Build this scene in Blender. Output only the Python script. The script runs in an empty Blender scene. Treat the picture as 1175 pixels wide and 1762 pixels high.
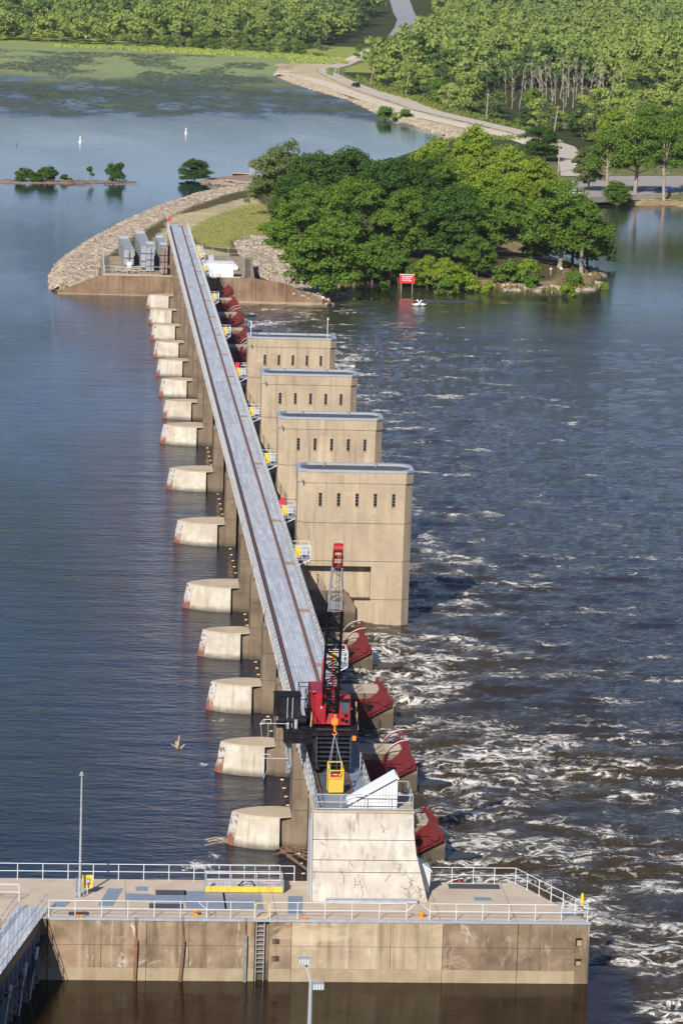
import bpy, bmesh, math, random
import numpy as np
from mathutils import Vector, Matrix, Euler
R = math.radians
SC = bpy.context.scene
COL = SC.collection
# ------------------------------------------------------------------ camera
CP = (-11.7094, -242.6224, 66.3721); YAW = -0.07790; PIT = 0.17020; ROLL = 0.03140; FPX = 5945.7
_f = Vector((-math.sin(YAW)*math.cos(PIT), math.cos(YAW)*math.cos(PIT), -math.sin(PIT)))
_r = Vector((math.cos(YAW), math.sin(YAW), 0)); _u = _r.cross(_f)
_r2 = _r*math.cos(ROLL)+_u*math.sin(ROLL); _u2 = -_r*math.sin(ROLL)+_u*math.cos(ROLL)
cam = bpy.data.cameras.new('camera'); co = bpy.data.objects.new('camera', cam); COL.objects.link(co)
mw = Matrix((_r2, _u2, -_f)).transposed().to_4x4(); mw.translation = Vector(CP); co.matrix_world = mw
cam.sensor_fit = 'HORIZONTAL'; cam.sensor_width = 36; cam.lens = FPX/1175*36
cam.clip_start = 1; cam.clip_end = 20000
SC.camera = co
# ------------------------------------------------------------------ sky, sun, exposure
SUN = Vector((-.41, -.91, .685)).normalized()
w = bpy.data.worlds.new("World"); SC.world = w; w.use_nodes = True
nt = w.node_tree; bg = nt.nodes['Background']
sky = nt.nodes.new('ShaderNodeTexSky'); sky.sky_type = 'NISHITA'; sky.sun_disc = False
sky.sun_elevation = math.asin(SUN.z); sky.sun_rotation = math.atan2(SUN.x, SUN.y) % (2*math.pi)
sky.air_density = 1.0; sky.dust_density = 0.3; sky.ozone_density = 3.0
tint = nt.nodes.new('ShaderNodeMix'); tint.data_type = 'RGBA'; tint.blend_type = 'MULTIPLY'; tint.inputs[0].default_value = 1; tint.inputs[7].default_value = (.93, .93, 1.13, 1)
nt.links.new(sky.outputs[0], tint.inputs[6]); nt.links.new(tint.outputs[2], bg.inputs[0]); bg.inputs[1].default_value = 0.068
sl = bpy.data.lights.new('sun', 'SUN'); sl.energy = 5.0; sl.angle = R(.5); sl.color = (1, .95, .88)
so = bpy.data.objects.new('sun', sl); COL.objects.link(so)
so.rotation_euler = (-SUN).to_track_quat('-Z', 'Y').to_euler(); so.location = SUN*300
SC.view_settings.view_transform = 'Standard'; SC.view_settings.look = 'None'
SC.view_settings.exposure = 0.38; SC.view_settings.gamma = 1
SC.cycles.max_bounces = 6; SC.cycles.transparent_max_bounces = 6; SC.cycles.caustics_reflective = False
random.seed(7); RNG = np.random.default_rng(7)

def gp(u, v, z=0.0):
    """survey point: photo pixel -> place on the level plane z"""
    d = _f + _r2*((u-587.5)/FPX) - _u2*((v-881)/FPX)
    t = (z-CP[2])/d.z
    return Vector((CP[0]+d.x*t, CP[1]+d.y*t, z))
# ------------------------------------------------------------------ naming helpers
def tag(o, label=None, cat=None, group=None, kind=None):
    if label: o['label'] = label
    if cat: o['category'] = cat
    if group: o['group'] = group
    if kind: o['kind'] = kind
    return o
def empty(name, loc=(0, 0, 0), rz=0, label=None, cat=None, group=None):
    o = bpy.data.objects.new(name, None); COL.objects.link(o)
    o.location = loc; o.rotation_euler = (0, 0, rz); o.empty_display_size = .3
    return tag(o, label, cat, group)
def dup(root, loc=None, rz=None, label=None, group=None, scale=None):
    r = root.copy(); COL.objects.link(r)
    if loc is not None: r.location = loc
    if rz is not None: r.rotation_euler = (0, 0, rz)
    if scale is not None: r.scale = (scale,)*3 if not hasattr(scale, '__len__') else scale
    if label: r['label'] = label
    if group: r['group'] = group
    for ch in list(root.children):
        c = ch.copy(); COL.objects.link(c); c.parent = r
        for g in ch.children:
            d = g.copy(); COL.objects.link(d); d.parent = c
    return r
# ------------------------------------------------------------------ mesh builder
class MB:
    def __init__(s, org=(0, 0, 0)): s.v = []; s.f = []; s.org = Vector(org)
    def add(s, vs, fs):
        n = len(s.v); s.v += [tuple(x) for x in vs]; s.f += [tuple(i+n for i in f) for f in fs]; return s
    def box(s, x0, x1, y0, y1, z0, z1):
        if x0 > x1: x0, x1 = x1, x0
        if y0 > y1: y0, y1 = y1, y0
        if z0 > z1: z0, z1 = z1, z0
        return s.add([(x0, y0, z0), (x1, y0, z0), (x1, y1, z0), (x0, y1, z0), (x0, y0, z1), (x1, y0, z1), (x1, y1, z1), (x0, y1, z1)],
              [(3, 2, 1, 0), (4, 5, 6, 7), (0, 1, 5, 4), (1, 2, 6, 5), (2, 3, 7, 6), (3, 0, 4, 7)])
    def prism(s, pts, axis, a, b):
        """polygon pts (2-D) extruded along axis 0/1/2 from a to b"""
        def P(p, t):
            return (t, p[0], p[1]) if axis == 0 else ((p[0], t, p[1]) if axis == 1 else (p[0], p[1], t))
        n = len(pts)
        ar = sum(pts[i][0]*pts[(i+1) % n][1]-pts[(i+1) % n][0]*pts[i][1] for i in range(n))
        if ar < 0: pts = pts[::-1]
        fl = (axis == 1) != (b < a)
        fs = [tuple(range(n))[::-1], tuple(range(n, 2*n))]+[(i, (i+1) % n, n+(i+1) % n, n+i) for i in range(n)]
        if fl: fs = [f[::-1] for f in fs]
        return s.add([P(p, a) for p in pts]+[P(p, b) for p in pts], fs)
    def loft(s, A, B, cap=True):
        n = len(A)
        fs = [(i, (i+1) % n, n+(i+1) % n, n+i) for i in range(n)]
        if cap: fs += [tuple(range(n))[::-1], tuple(range(n, 2*n))]
        return s.add(list(A)+list(B), fs)
    def tube(s, p, q, r, n=6, r2=None):
        p = Vector(p); q = Vector(q); d = (q-p)
        if d.length < 1e-6: return s
        d.normalize(); a = d.cross(Vector((0, 0, 1)) if abs(d.z) < .95 else Vector((1, 0, 0))).normalized(); b = d.cross(a)
        r2 = r if r2 is None else r2
        A = [p+(a*math.cos(2*math.pi*i/n)+b*math.sin(2*math.pi*i/n))*r for i in range(n)]
        B = [q+(a*math.cos(2*math.pi*i/n)+b*math.sin(2*math.pi*i/n))*r2 for i in range(n)]
        return s.loft(A, B)
    def path(s, pts, r, n=6):
        for a, b in zip(pts[:-1], pts[1:]): s.tube(a, b, r, n)
        return s
    def bar(s, p, q, w, h):
        p = Vector(p); q = Vector(q); d = (q-p).normalized()
        a = d.cross(Vector((0, 0, 1)) if abs(d.z) < .95 else Vector((0, 1, 0))).normalized(); b = a.cross(d)
        o = [(-1, -1), (1, -1), (1, 1), (-1, 1)]
        return s.loft([p+a*i*w/2+b*j*h/2 for i, j in o], [q+a*i*w/2+b*j*h/2 for i, j in o])
    def strip(s, pts, wd, z=None):
        """flat ribbon along pts"""
        P = [Vector(p) for p in pts]; L = []
        for i, p in enumerate(P):
            t = (P[min(i+1, len(P)-1)]-P[max(i-1, 0)]); t.z = 0; t.normalize(); nrm = Vector((-t.y, t.x, 0))
            ww = wd[i] if hasattr(wd, '__len__') else wd
            L += [p-nrm*ww/2, p+nrm*ww/2]
        return s.add(L, [(2*i, 2*i+2, 2*i+3, 2*i+1) for i in range(len(P)-1)])
    def ball(s, c, r, seg=10, ring=6, sq=(1, 1, 1)):
        vs = []; fs = []
        for j in range(ring+1):
            t = math.pi*j/ring
            for i in range(seg):
                p = 2*math.pi*i/seg
                vs.append((c[0]+r*sq[0]*math.sin(t)*math.cos(p), c[1]+r*sq[1]*math.sin(t)*math.sin(p), c[2]+r*sq[2]*math.cos(t)))
        for j in range(ring):
            for i in range(seg):
                a = j*seg+i; b = j*seg+(i+1) % seg
                fs.append((a, a+seg, b+seg, b))
        return s.add(vs, fs)
    def build(s, name, mat, parent=None, bevel=0, smooth=False):
        me = bpy.data.meshes.new(name)
        me.from_pydata([tuple(Vector(v)-s.org) for v in s.v], [], s.f); me.validate(); me.update()
        if smooth: me.polygons.foreach_set('use_smooth', [True]*len(me.polygons))
        me.materials.append(mat)
        o = bpy.data.objects.new(name, me); COL.objects.link(o)
        if parent: o.parent = parent
        else: o.location = s.org
        if bevel:
            m = o.modifiers.new('bevel', 'BEVEL'); m.width = bevel; m.segments = 2; m.limit_method = 'ANGLE'; m.angle_limit = R(40)
        return o
def npmesh(name, verts, faces, mat, k=4, smooth=False):
    me = bpy.data.meshes.new(name); nv = len(verts); nf = len(faces)
    me.vertices.add(nv); me.vertices.foreach_set('co', np.asarray(verts, dtype=np.float32).ravel())
    me.loops.add(nf*k); me.loops.foreach_set('vertex_index', np.asarray(faces, dtype=np.int32).ravel())
    me.polygons.add(nf); me.polygons.foreach_set('loop_start', np.arange(0, nf*k, k, dtype=np.int32))
    me.update(calc_edges=True)
    if smooth: me.polygons.foreach_set('use_smooth', np.ones(nf, dtype=bool))
    me.materials.append(mat)
    return me
def linkmesh(name, me, parent=None, loc=(0, 0, 0)):
    o = bpy.data.objects.new(name, me); COL.objects.link(o); o.parent = parent; o.location = loc; return o
# ------------------------------------------------------------------ materials
class NT:
    def __init__(s, name):
        s.m = bpy.data.materials.new(name); s.m.use_nodes = True; s.t = s.m.node_tree; s.b = s.t.nodes['Principled BSDF']
        s.out = s.t.nodes['Material Output']
    def n(s, ty, **kw):
        x = s.t.nodes.new(ty)
        for k, v in kw.items():
            if k.startswith('i_'):
                key = k[2:]; key = int(key) if key.isdigit() else key
                x.inputs[key].default_value = v
            else: setattr(x, k, v)
        return x
    def l(s, a, b): s.t.links.new(a, b)
    def pos(s): return s.n('ShaderNodeNewGeometry').outputs['Position']
    def map(s, v, sc=(1, 1, 1), loc=(0, 0, 0)):
        m = s.n('ShaderNodeMapping'); s.l(v, m.inputs[0]); m.inputs['Scale'].default_value = sc; m.inputs['Location'].default_value = loc; return m.outputs[0]
    def noise(s, v, sc, det=4, rough=.55, dist=0):
        x = s.n('ShaderNodeTexNoise'); s.l(v, x.inputs['Vector']); x.inputs['Scale'].default_value = sc
        x.inputs['Detail'].default_value = det; x.inputs['Roughness'].default_value = rough; x.inputs['Distortion'].default_value = dist
        return x.outputs[0]
    def rng(s, v, a, b, c=0., d=1., smooth=False):
        x = s.n('ShaderNodeMapRange'); x.clamp = True
        if smooth: x.interpolation_type = 'SMOOTHSTEP'
        s.l(v, x.inputs[0])
        for i, k in enumerate((a, b, c, d)): x.inputs[i+1].default_value = k
        return x.outputs[0]
    def math(s, op, a, b=None, clamp=False):
        x = s.n('ShaderNodeMath', operation=op); x.use_clamp = clamp
        for i, k in enumerate((a, b)):
            if k is None: continue
            if isinstance(k, (int, float)): x.inputs[i].default_value = k
            else: s.l(k, x.inputs[i])
        return x.outputs[0]
    def mix(s, f, a, b):
        x = s.n('ShaderNodeMix', data_type='RGBA')
        for i, k in ((0, f), (6, a), (7, b)):
            if isinstance(k, (int, float)): x.inputs[i].default_value = k
            elif isinstance(k, tuple): x.inputs[i].default_value = (*k, 1) if len(k) == 3 else k
            else: s.l(k, x.inputs[i])
        return x.outputs[2]
    def bump(s, h, st, dist=.1):
        x = s.n('ShaderNodeBump'); x.inputs['Strength'].default_value = st; x.inputs['Distance'].default_value = dist
        s.l(h, x.inputs['Height']); s.l(x.outputs[0], s.b.inputs['Normal']); return x.outputs[0]
    def set(s, **kw):
        for k, v in kw.items():
            k = k.replace('_', ' ')
            s.b.inputs[k].default_value = v
_S = {}
def plain(name, col, rough=.55, metal=0., var=.18, sc=2.0, dirt=None, dirtamt=.4, spec=None, streak=.0):
    if name in _S: return _S[name]
    t = NT(name); p = t.pos(); n1 = t.noise(p, sc, 5, .6)
    c2 = tuple(min(1, c*(1+var)) for c in col); c1 = tuple(c*(1-var) for c in col)
    c = t.mix(t.rng(n1, .3, .7), c1, c2)
    if dirt:
        n2 = t.noise(t.map(p, (1, 1, .3), (5, 3, 1)), sc*.8, 6, .7)
        c = t.mix(t.rng(n2, .62-.25*dirtamt, .78-.2*dirtamt), c, dirt)
    t.l(c, t.b.inputs['Base Color']); t.set(Roughness=rough, Metallic=metal)
    if spec is not None: t.b.inputs['Specular IOR Level'].default_value = spec
    t.bump(t.noise(p, sc*8, 3), .15, .02)
    _S[name] = t.m; return t.m
def concrete(name, col, dark, light=None, streak=.5, blotch=.5, sc=.35, eff=0., patch=.3):
    t = NT(name); p = t.pos()
    n = t.noise(p, sc, 7, .62, .3)
    c = t.mix(t.rng(n, .33, .68), dark, col)
    if streak:
        s1 = t.noise(t.map(p, (1.3, 1.3, .09)), 1.6, 5, .65, .2)
        c = t.mix(t.math('MULTIPLY', t.rng(s1, .52, .72), streak), c, tuple(x*.5 for x in dark))
        s2 = t.noise(t.map(p, (1.1, 1.1, .06), (9, 4, 0)), 1.1, 5, .6, .1)
        c = t.mix(t.math('MULTIPLY', t.rng(s2, .56, .75), streak), c, light or tuple(min(1, x*1.35) for x in col))
    if patch:
        pv = t.noise(t.map(p, (.5, .5, .8), (11, 5, 2)), .55, 6, .7, .8); c = t.mix(t.math('MULTIPLY', t.rng(pv, .54, .62), patch), c, tuple(x*.62 for x in col))
        pl = t.noise(t.map(p, (.4, .4, .9), (1, 15, 7)), .7, 7, .75, 1.0); c = t.mix(t.math('MULTIPLY', t.rng(pl, .58, .66), patch), c, tuple(min(.8, x*1.3) for x in col))
    if eff:
        s3 = t.noise(t.map(p, (1, 1, .35), (2, 8, 3)), .9, 8, .72, 1.5)
        s4 = t.noise(p, .35, 2)
        k = t.math('MULTIPLY', t.rng(s3, .56, .64), t.rng(s4, .45, .62))
        c = t.mix(t.math('MULTIPLY', k, eff), c, (.62, .56, .47))
    wl = t.n('ShaderNodeSeparateXYZ'); t.l(p, wl.inputs[0]); hz = t.math('ADD', wl.outputs[2], t.math('MULTIPLY', t.noise(p, 1.7, 5, .7), -.5))
    if name in ('nose_concrete', 'pier_concrete'): c = t.mix(t.math('MULTIPLY', t.rng(hz, .3, -.15), .75), c, (.06, .05, .032))
    n3 = t.noise(p, 9, 6, .7)
    c = t.mix(t.math('MULTIPLY', t.rng(n3, .5, .75), .35*blotch), c, tuple(x*.45 for x in dark))
    t.l(c, t.b.inputs['Base Color']); t.set(Roughness=.88)
    t.b.inputs['Specular IOR Level'].default_value = .25
    t.bump(t.noise(p, 5, 8, .7), .35, .05)
    return t.m
C_house = concrete('house_concrete', (.45, .355, .24), (.35, .27, .18), streak=.65, blotch=.5, patch=.4)
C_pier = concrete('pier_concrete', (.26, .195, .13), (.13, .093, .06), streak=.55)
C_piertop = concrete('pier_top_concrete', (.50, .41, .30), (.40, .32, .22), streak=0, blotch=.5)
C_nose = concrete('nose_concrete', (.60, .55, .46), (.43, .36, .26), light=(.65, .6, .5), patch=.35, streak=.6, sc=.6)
C_abut = concrete('abutment_concrete', (.54, .49, .42), (.40, .35, .29), light=(.62, .58, .51), streak=.85, patch=.35, sc=.5)
C_deck = concrete('wall_top_concrete', (.52, .43, .33), (.43, .35, .26), streak=0, blotch=.35, sc=.5)
C_wallL = concrete('wall_brown_concrete', (.37, .27, .175), (.17, .115, .07), patch=.6, streak=.7, sc=.5, eff=.9)
C_wallM = concrete('wall_pale_concrete', (.47, .375, .25), (.33, .245, .15), light=(.62, .56, .45), patch=.5, streak=.8, sc=.5, eff=.4)
C_wallR = concrete('wall_dark_concrete', (.31, .22, .14), (.12, .085, .055), patch=.6, streak=.75, sc=.45, eff=.5)
C_low = concrete('wall_tideline_concrete', (.40, .32, .21), (.3, .225, .14), streak=.35, sc=.6)
C_far = concrete('far_abutment_concrete', (.30, .20, .12), (.16, .1, .06), streak=.7, sc=.3)
M_seam = plain('dark_joint', (.05, .035, .025), .9, sc=3)  # dark colour of the concrete joint lines and mooring pockets
M_crack = plain('crack_stain', (.16, .1, .065), .9, sc=5)
M_white = plain('white_paint', (.62, .63, .63), .45, var=.1)
M_galv = plain('galvanised_steel', (.42, .44, .46), .45, metal=.3, var=.15)
M_gird = plain('pale_girder_paint', (.38, .375, .36), .6, var=.15, sc=1.2, dirt=(.2, .15, .11), dirtamt=.35)
M_rail = plain('rusty_crane_rail', (.17, .085, .062), .8, var=.3, sc=2)
M_plate = plain('brown_cover_plate', (.32, .22, .16), .85)
M_red = plain('gate_red_paint', (.135, .010, .012), .5, var=.25, sc=1.2, dirt=(.1, .02, .015), dirtamt=.3)
M_cred = plain('crane_red_paint', (.32, .009, .013), .45, var=.18, sc=1.3, dirt=(.16, .02, .02), dirtamt=.5)
M_black = plain('black_steel', (.008, .008, .011), .6, var=.3, sc=3, spec=.14, dirt=(.035, .028, .024), dirtamt=.5)
M_grey = plain('grey_steel', (.25, .28, .31), .5, metal=.2, var=.15)
M_yel = plain('yellow_paint', (.72, .47, .05), .55, var=.12, sc=4, dirt=(.35, .2, .06), dirtamt=.35)
M_org = plain('orange_paint', (.75, .23, .02), .5, var=.1, sc=4)
M_rust = plain('rusty_steel', (.23, .1, .05), .85, var=.35, sc=4)
M_wood = plain('weathered_wood', (.17, .1, .06), .9, var=.4, sc=5)
M_drift = plain('bleached_driftwood', (.36, .28, .2), .9, var=.3, sc=3)
M_glass = plain('dark_glass', (.01, .012, .015), .12, var=.1)
M_slit = plain('dark_window', (.012, .012, .012), .3, var=.3, sc=6)
M_roof = plain('dark_roofing', (.075, .075, .07), .85, var=.3, sc=.8)
M_cope = plain('parapet_metal', (.40, .43, .47), .4, metal=.3, var=.1)
M_hatch = plain('hatch_steel', (.23, .27, .32), .5, metal=.2, var=.12, sc=2)
M_hatchd = plain('dark_grating', (.055, .06, .065), .6, var=.2, sc=6)
M_shed = plain('white_sheet_metal', (.7, .7, .69), .5, var=.07, sc=1, dirt=(.45, .42, .37), dirtamt=.3)
M_slimy = plain('wet_dark_concrete', (.03, .03, .026), .4, var=.4, sc=1.5)
M_gateblue = plain('gate_dark_steel', (.035, .045, .065), .5, var=.3, sc=.8)
M_bulk = plain('bulkhead_grey', (.27, .285, .31), .6, var=.15, sc=.8, dirt=(.14, .1, .07), dirtamt=.3)
M_rubber = plain('tyre_rubber', (.015, .015, .015), .8)
M_signred = plain('sign_red', (.75, .02, .03), .5, var=.06)
M_skin = plain('skin', (.45, .25, .17), .6)
def deckmat():
    t = NT('grating_deck_steel'); p = t.pos()
    c = t.mix(t.rng(t.noise(t.map(p, (1, .12, 1)), 2.5, 5, .6), .35, .65), (.5, .52, .53), (.66, .67, .68))
    c = t.mix(t.math('MULTIPLY', t.rng(t.noise(p, .55, 7, .7, .5), .55, .7), .45), c, (.3, .32, .34))
    # individual planks running with the bridge
    b = t.n('ShaderNodeTexBrick', offset=.5); m = t.map(p, (1, 1, 1)); mm = t.n('ShaderNodeMapping'); t.l(p, mm.inputs[0]); mm.inputs['Rotation'].default_value = (0, 0, R(90))
    t.l(mm.outputs[0], b.inputs['Vector']); b.inputs['Scale'].default_value = 1; b.inputs['Brick Width'].default_value = 6; b.inputs['Row Height'].default_value = .26
    b.inputs['Mortar Size'].default_value = .014; b.inputs['Color1'].default_value = (.75, .77, .8, 1); b.inputs['Color2'].default_value = (1, 1, 1, 1); b.inputs['Mortar'].default_value = (.3, .32, .36, 1)
    x = t.n('ShaderNodeMix', data_type='RGBA', blend_type='MULTIPLY'); x.inputs[0].default_value = 1; t.l(c, x.inputs[6]); t.l(b.outputs[0], x.inputs[7])
    t.l(x.outputs[2], t.b.inputs['Base Color']); t.set(Roughness=.5, Metallic=.15)
    return t.m
M_deck = deckmat()
def nosesteel():
    t = NT('nose_armour_plate'); p = t.pos()
    sx = t.n('ShaderNodeSeparateXYZ'); t.l(p, sx.inputs[0])
    h = t.math('ADD', sx.outputs[2], t.math('MULTIPLY', t.noise(p, 1.6, 6, .7), 2.6))
    c = t.mix(t.rng(h, 1.75, 2.35), (.22, .085, .055), (.47, .44, .40))
    c = t.mix(t.rng(t.noise(p, 3, 5), .55, .62), c, (.18, .06, .03))
    t.l(c, t.b.inputs['Base Color']); t.set(Roughness=.75); return t.m
M_nose = nosesteel()
def leafmat(name, c1, c2, trans=.35):
    t = NT(name); oi = t.n('ShaderNodeObjectInfo'); p = t.pos()
    f = t.math('ADD', t.math('MULTIPLY', oi.outputs['Random'], .55), t.math('MULTIPLY', t.rng(t.noise(p, .35, 3, .6), .3, .7), .55), True)
    c = t.mix(f, c1, c2)
    c = t.mix(t.math('MULTIPLY', t.rng(t.noise(p, 2.6, 2), .4, .65), .5), c, tuple(x*1.5 for x in c2))
    d = t.n('ShaderNodeBsdfDiffuse'); tr = t.n('ShaderNodeBsdfTranslucent'); g = t.n('ShaderNodeMixShader'); g.inputs[0].default_value = trans
    t.l(c, d.inputs[0]); t.l(t.mix(.5, c, (c2[0]*1.6, c2[1]*1.5, c2[2]*.6)), tr.inputs[0]); t.l(d.outputs[0], g.inputs[1]); t.l(tr.outputs[0], g.inputs[2]); t.l(g.outputs[0], t.out.inputs[0])
    return t.m
L_dark = leafmat('leaf_dark', (.032, .072, .016), (.075, .14, .028))
L_mid = leafmat('leaf_mid', (.06, .12, .02), (.14, .225, .035))
L_bright = leafmat('leaf_bright', (.125, .205, .022), (.235, .315, .036))
L_olive = leafmat('leaf_olive', (.095, .135, .042), (.18, .225, .075))
L_farm = leafmat('leaf_far', (.14, .195, .045), (.33, .39, .10))
L_fard = leafmat('leaf_far_dark', (.05, .09, .028), (.10, .155, .048))
L_grass = leafmat('grass_blades', (.2, .22, .06), (.33, .31, .11))
M_bark = plain('bark', (.12, .085, .06), .95, var=.35, sc=3)
M_barkw = plain('pale_dead_bark', (.33, .28, .225), .9, var=.3, sc=2)
# ------------------------------------------------------------------ shared numbers of the dam
T, RW = 3.17, 4.57
YS = {}
for i in range(1, 5): YS[i] = (i-1)*(18.288+T)
YS[5] = YS[4]+18.288+T/2+RW/2
for i in (6, 7, 8): YS[i] = YS[i-1]+30.48+RW
YS[9] = YS[8]+18.288+T/2+RW/2
for i in range(10, 16): YS[i] = YS[i-1]+18.288+T
ROLLP = (5, 6, 7, 8)
YA0, YA1 = -19.9, YS[15]+T/2+18.288       # faces of the two abutments on the gate side
ZD, ZT, ZW = 8.8, -.9, 3.2                # service deck, tail water, lock wall top
def half(i): return (RW if i in ROLLP else T)/2
ORD = {1: 'first', 2: 'second', 3: 'third', 4: 'fourth', 5: 'fifth', 6: 'sixth', 7: 'seventh', 8: 'eighth', 9: 'ninth', 10: 'tenth', 11: 'eleventh', 12: 'twelfth', 13: 'thirteenth', 14: 'fourteenth', 15: 'fifteenth', 16: 'sixteenth'}
# ================================================================== railings
def railing(name, pts, label, h=1.07, sp=1.55, rails=(1.07, .56), r=.025, mat=M_white, group=None, post_r=.03, toe=None):
    """pts: polyline of the foot; one mesh for the pipes, one part per post"""
    o = empty(name, pts[0], 0, label, 'railing', group); O = Vector(pts[0])
    m = MB(O)
    for z in rails: m.path([Vector(p)+Vector((0, 0, z)) for p in pts], r, 5)
    m.build('pipe_rails', mat, o)
    if toe:
        m = MB(O)
        for a, b in zip(pts[:-1], pts[1:]): m.bar(Vector(a)+Vector((0, 0, toe/2)), Vector(b)+Vector((0, 0, toe/2)), .012, toe)
        m.build('toe_board', mat, o)
    pm = MB().tube((0, 0, 0), (0, 0, h), post_r, 5); pm.box(-.06, .06, -.06, .06, 0, .015); first = None
    for k, (a, b) in enumerate(zip(pts[:-1], pts[1:])):
        a = Vector(a); b = Vector(b); n = max(1, round((b-a).length/sp))
        for i in range(n+(k == len(pts)-2)):
            q = a.lerp(b, i/n)
            if first is None: first = pm.build('post', mat, o); c = first
            else: c = first.copy(); COL.objects.link(c); c.parent = o
            c.location = q-O
    return o
# ================================================================== piers
GATEARC = (0, 2, 4, 10, 12, 14)
def pier_parts(root, hT, house):
    """built round the pier centre (y=0)"""
    xn = -.78 if house else 0.
    x1 = 9.6 if house else 14.3
    # nose: pointed cutwater, battered towards the water
    def nose(z, off, grow=0., smax=1., back=()):
        P = []; L = 3.35-xn+off
        for t in np.linspace(0, smax, 9): P.append((xn-off+L*t-grow*(1-t)*.8, (hT+off*.35)*(1-(1-t)**2)**.75+grow*min(1, t*6), z))
        return [(x, -y, z) for x, y, z in P[::-1]]+P[1:]+list(back)
    m = MB(); m.loft(nose(-3, 1.0), nose(2.34, 0.02)); m.build('nose', C_nose, root)
    m = MB(); m.loft(nose(2.34, .03, .015, back=((4.4, hT-.3, 2.34), (4.4, -hT+.3, 2.34))), nose(2.42, .0, .0, back=((4.4, hT-.3, 2.42), (4.4, -hT+.3, 2.42)))); m.build('nose_cap', C_piertop, root)
    m = MB(); m.loft(nose(-2, .8, .03, .14), nose(2.33, .02, .03, .14)); m.build('armour_plate', M_nose, root)
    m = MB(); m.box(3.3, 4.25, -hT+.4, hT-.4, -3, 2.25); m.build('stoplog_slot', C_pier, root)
    # bridge column under the deck, body, hidden slot behind it
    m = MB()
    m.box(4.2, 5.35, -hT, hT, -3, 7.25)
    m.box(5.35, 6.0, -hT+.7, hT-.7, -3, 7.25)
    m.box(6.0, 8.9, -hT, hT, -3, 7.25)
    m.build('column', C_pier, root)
    m = MB()
    for z in (2.9, 5.2): m.box(4.19, 5.36, -hT-.004, hT+.004, z, z+.04)
    m.build('column_joint', M_seam, root)
    if not house:
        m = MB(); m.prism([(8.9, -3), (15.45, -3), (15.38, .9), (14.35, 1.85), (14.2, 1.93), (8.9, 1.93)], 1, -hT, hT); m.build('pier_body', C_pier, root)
        m = MB(); m.prism([(8.9, 1.93), (14.28, 1.93), (14.2, 1.99), (8.9, 1.99)], 1, -hT+.01, hT-.01); m.build('pier_top', C_piertop, root)
    else:
        m = MB(); m.prism([(8.9, -3), (15.45, -3), (15.4, .9), (14.4, 2.3), (8.9, 2.3)], 1, -hT-.55, -hT-.02); m.build('gate_ledge', C_pier, root)
    m = MB(); m.prism([(15.4, -hT*.7), (17.2, -hT*.6), (18.3, -.1), (17.4, hT*.4), (15.4, hT*.7)], 2, -3, -.66); m.build('toe_slab', M_slimy, root)

def tainter_pier():
    o = empty('dam_pier', (0, YS[1], 0)); pier_parts(o, T/2, False); return o
def house_pier():
    o = empty('pier_house', (0, YS[5], 0)); h = RW/2
    pier_parts(o, h, True)
    x0, x1, c = 9.62, 20.65, .75
    def plan(g=0, cc=c):
        return [(x0-g, -h-g+cc), (x0+cc-g, -h-g), (x1-cc+g, -h-g), (x1+g, -h-g+cc), (x1+g, h+g-cc), (x1-cc+g, h+g), (x0+cc-g, h+g), (x0-g, h+g-cc)]
    # shaft in three lifts with a niche for the gate at its foot
    m = MB(); m.prism(plan(), 2, 4.72, 12.85)
    nx0, nx1 = 10.4, 16.85
    m.prism([(x0, -h+c), (x0+c, -h), (nx0, -h), (nx0, -h+.95), (nx1, -h+.95), (nx1, -h), (x1-c, -h), (x1, -h+c), (x1, h-c), (x1-c, h), (x0+c, h), (x0, h-c)], 2, -3, 4.72)
    m.build('tower_wall', C_house, o)
    m = MB(); m.box(nx0, nx1, -h+.02, -h+.95, -3, 1.35); m.build('niche_sill', C_house, o)
    m = MB(); m.prism(plan(.07), 2, 12.85, 13.9); m.build('parapet_band', C_house, o)
    m = MB()
    for z in (5.2, 8.92, 1.45): m.prism(plan(.006), 2, z, z+.045)
    m.build('lift_joint', M_seam, o)
    # coping ring + sunk roof
    P = plan(.12); Q = plan(-.28); m = MB()
    for i in range(8):
        a, b, c2, d = P[i], P[(i+1) % 8], Q[(i+1) % 8], Q[i]
        m.loft([(a[0], a[1], 13.9), (b[0], b[1], 13.9), (c2[0], c2[1], 13.9), (d[0], d[1], 13.9)], [(a[0], a[1], 14.12), (b[0], b[1], 14.12), (c2[0], c2[1], 14.12), (d[0], d[1], 14.12)])
    m.build('coping', M_cope, o)
    m = MB(); m.prism(Q, 2, 13.3, 13.905); m.build('roof', M_roof, o)
    for vx in (12.3, 17.3):
        m = MB(); m.tube((vx, h-1.0, 13.9), (vx, h-1.0, 14.25), .1, 8, .14); m.build('roof_vent', M_plate, o)
    fr = None
    for side in (-1, 1):
        for k in range(5):
            wx = 11.72+k*1.77
            m = MB(); yy = side*(h+.012)
            m.box(wx-.15, wx+.15, yy-.006, yy+.006, 10.62, 11.86)
            wn = m.build('window', M_slit, o)
            m = MB()
            for z in (10.95, 11.25, 11.55): m.box(wx-.14, wx+.14, yy+side*.006, yy+side*.02, z, z+.03)
            m.build('glazing_bar', M_grey, wn)
            m = MB(); m.box(wx-.2, wx+.2, side*h, side*(h+.08), 10.54, 10.61); m.build('sill', C_house, o)
    m = MB(); m.tube((x0+.3, -h-.05, 13.2), (x0+.3, -h-.22, 13.15), .07, 6); m.tube((x0+.3, -h-.22, 13.2), (x0+.3, -h-.22, 12.9), .09, 6)
    m.build('wall_lamp', M_grey, o)
    return o
dp = tainter_pier(); hp = None
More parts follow.
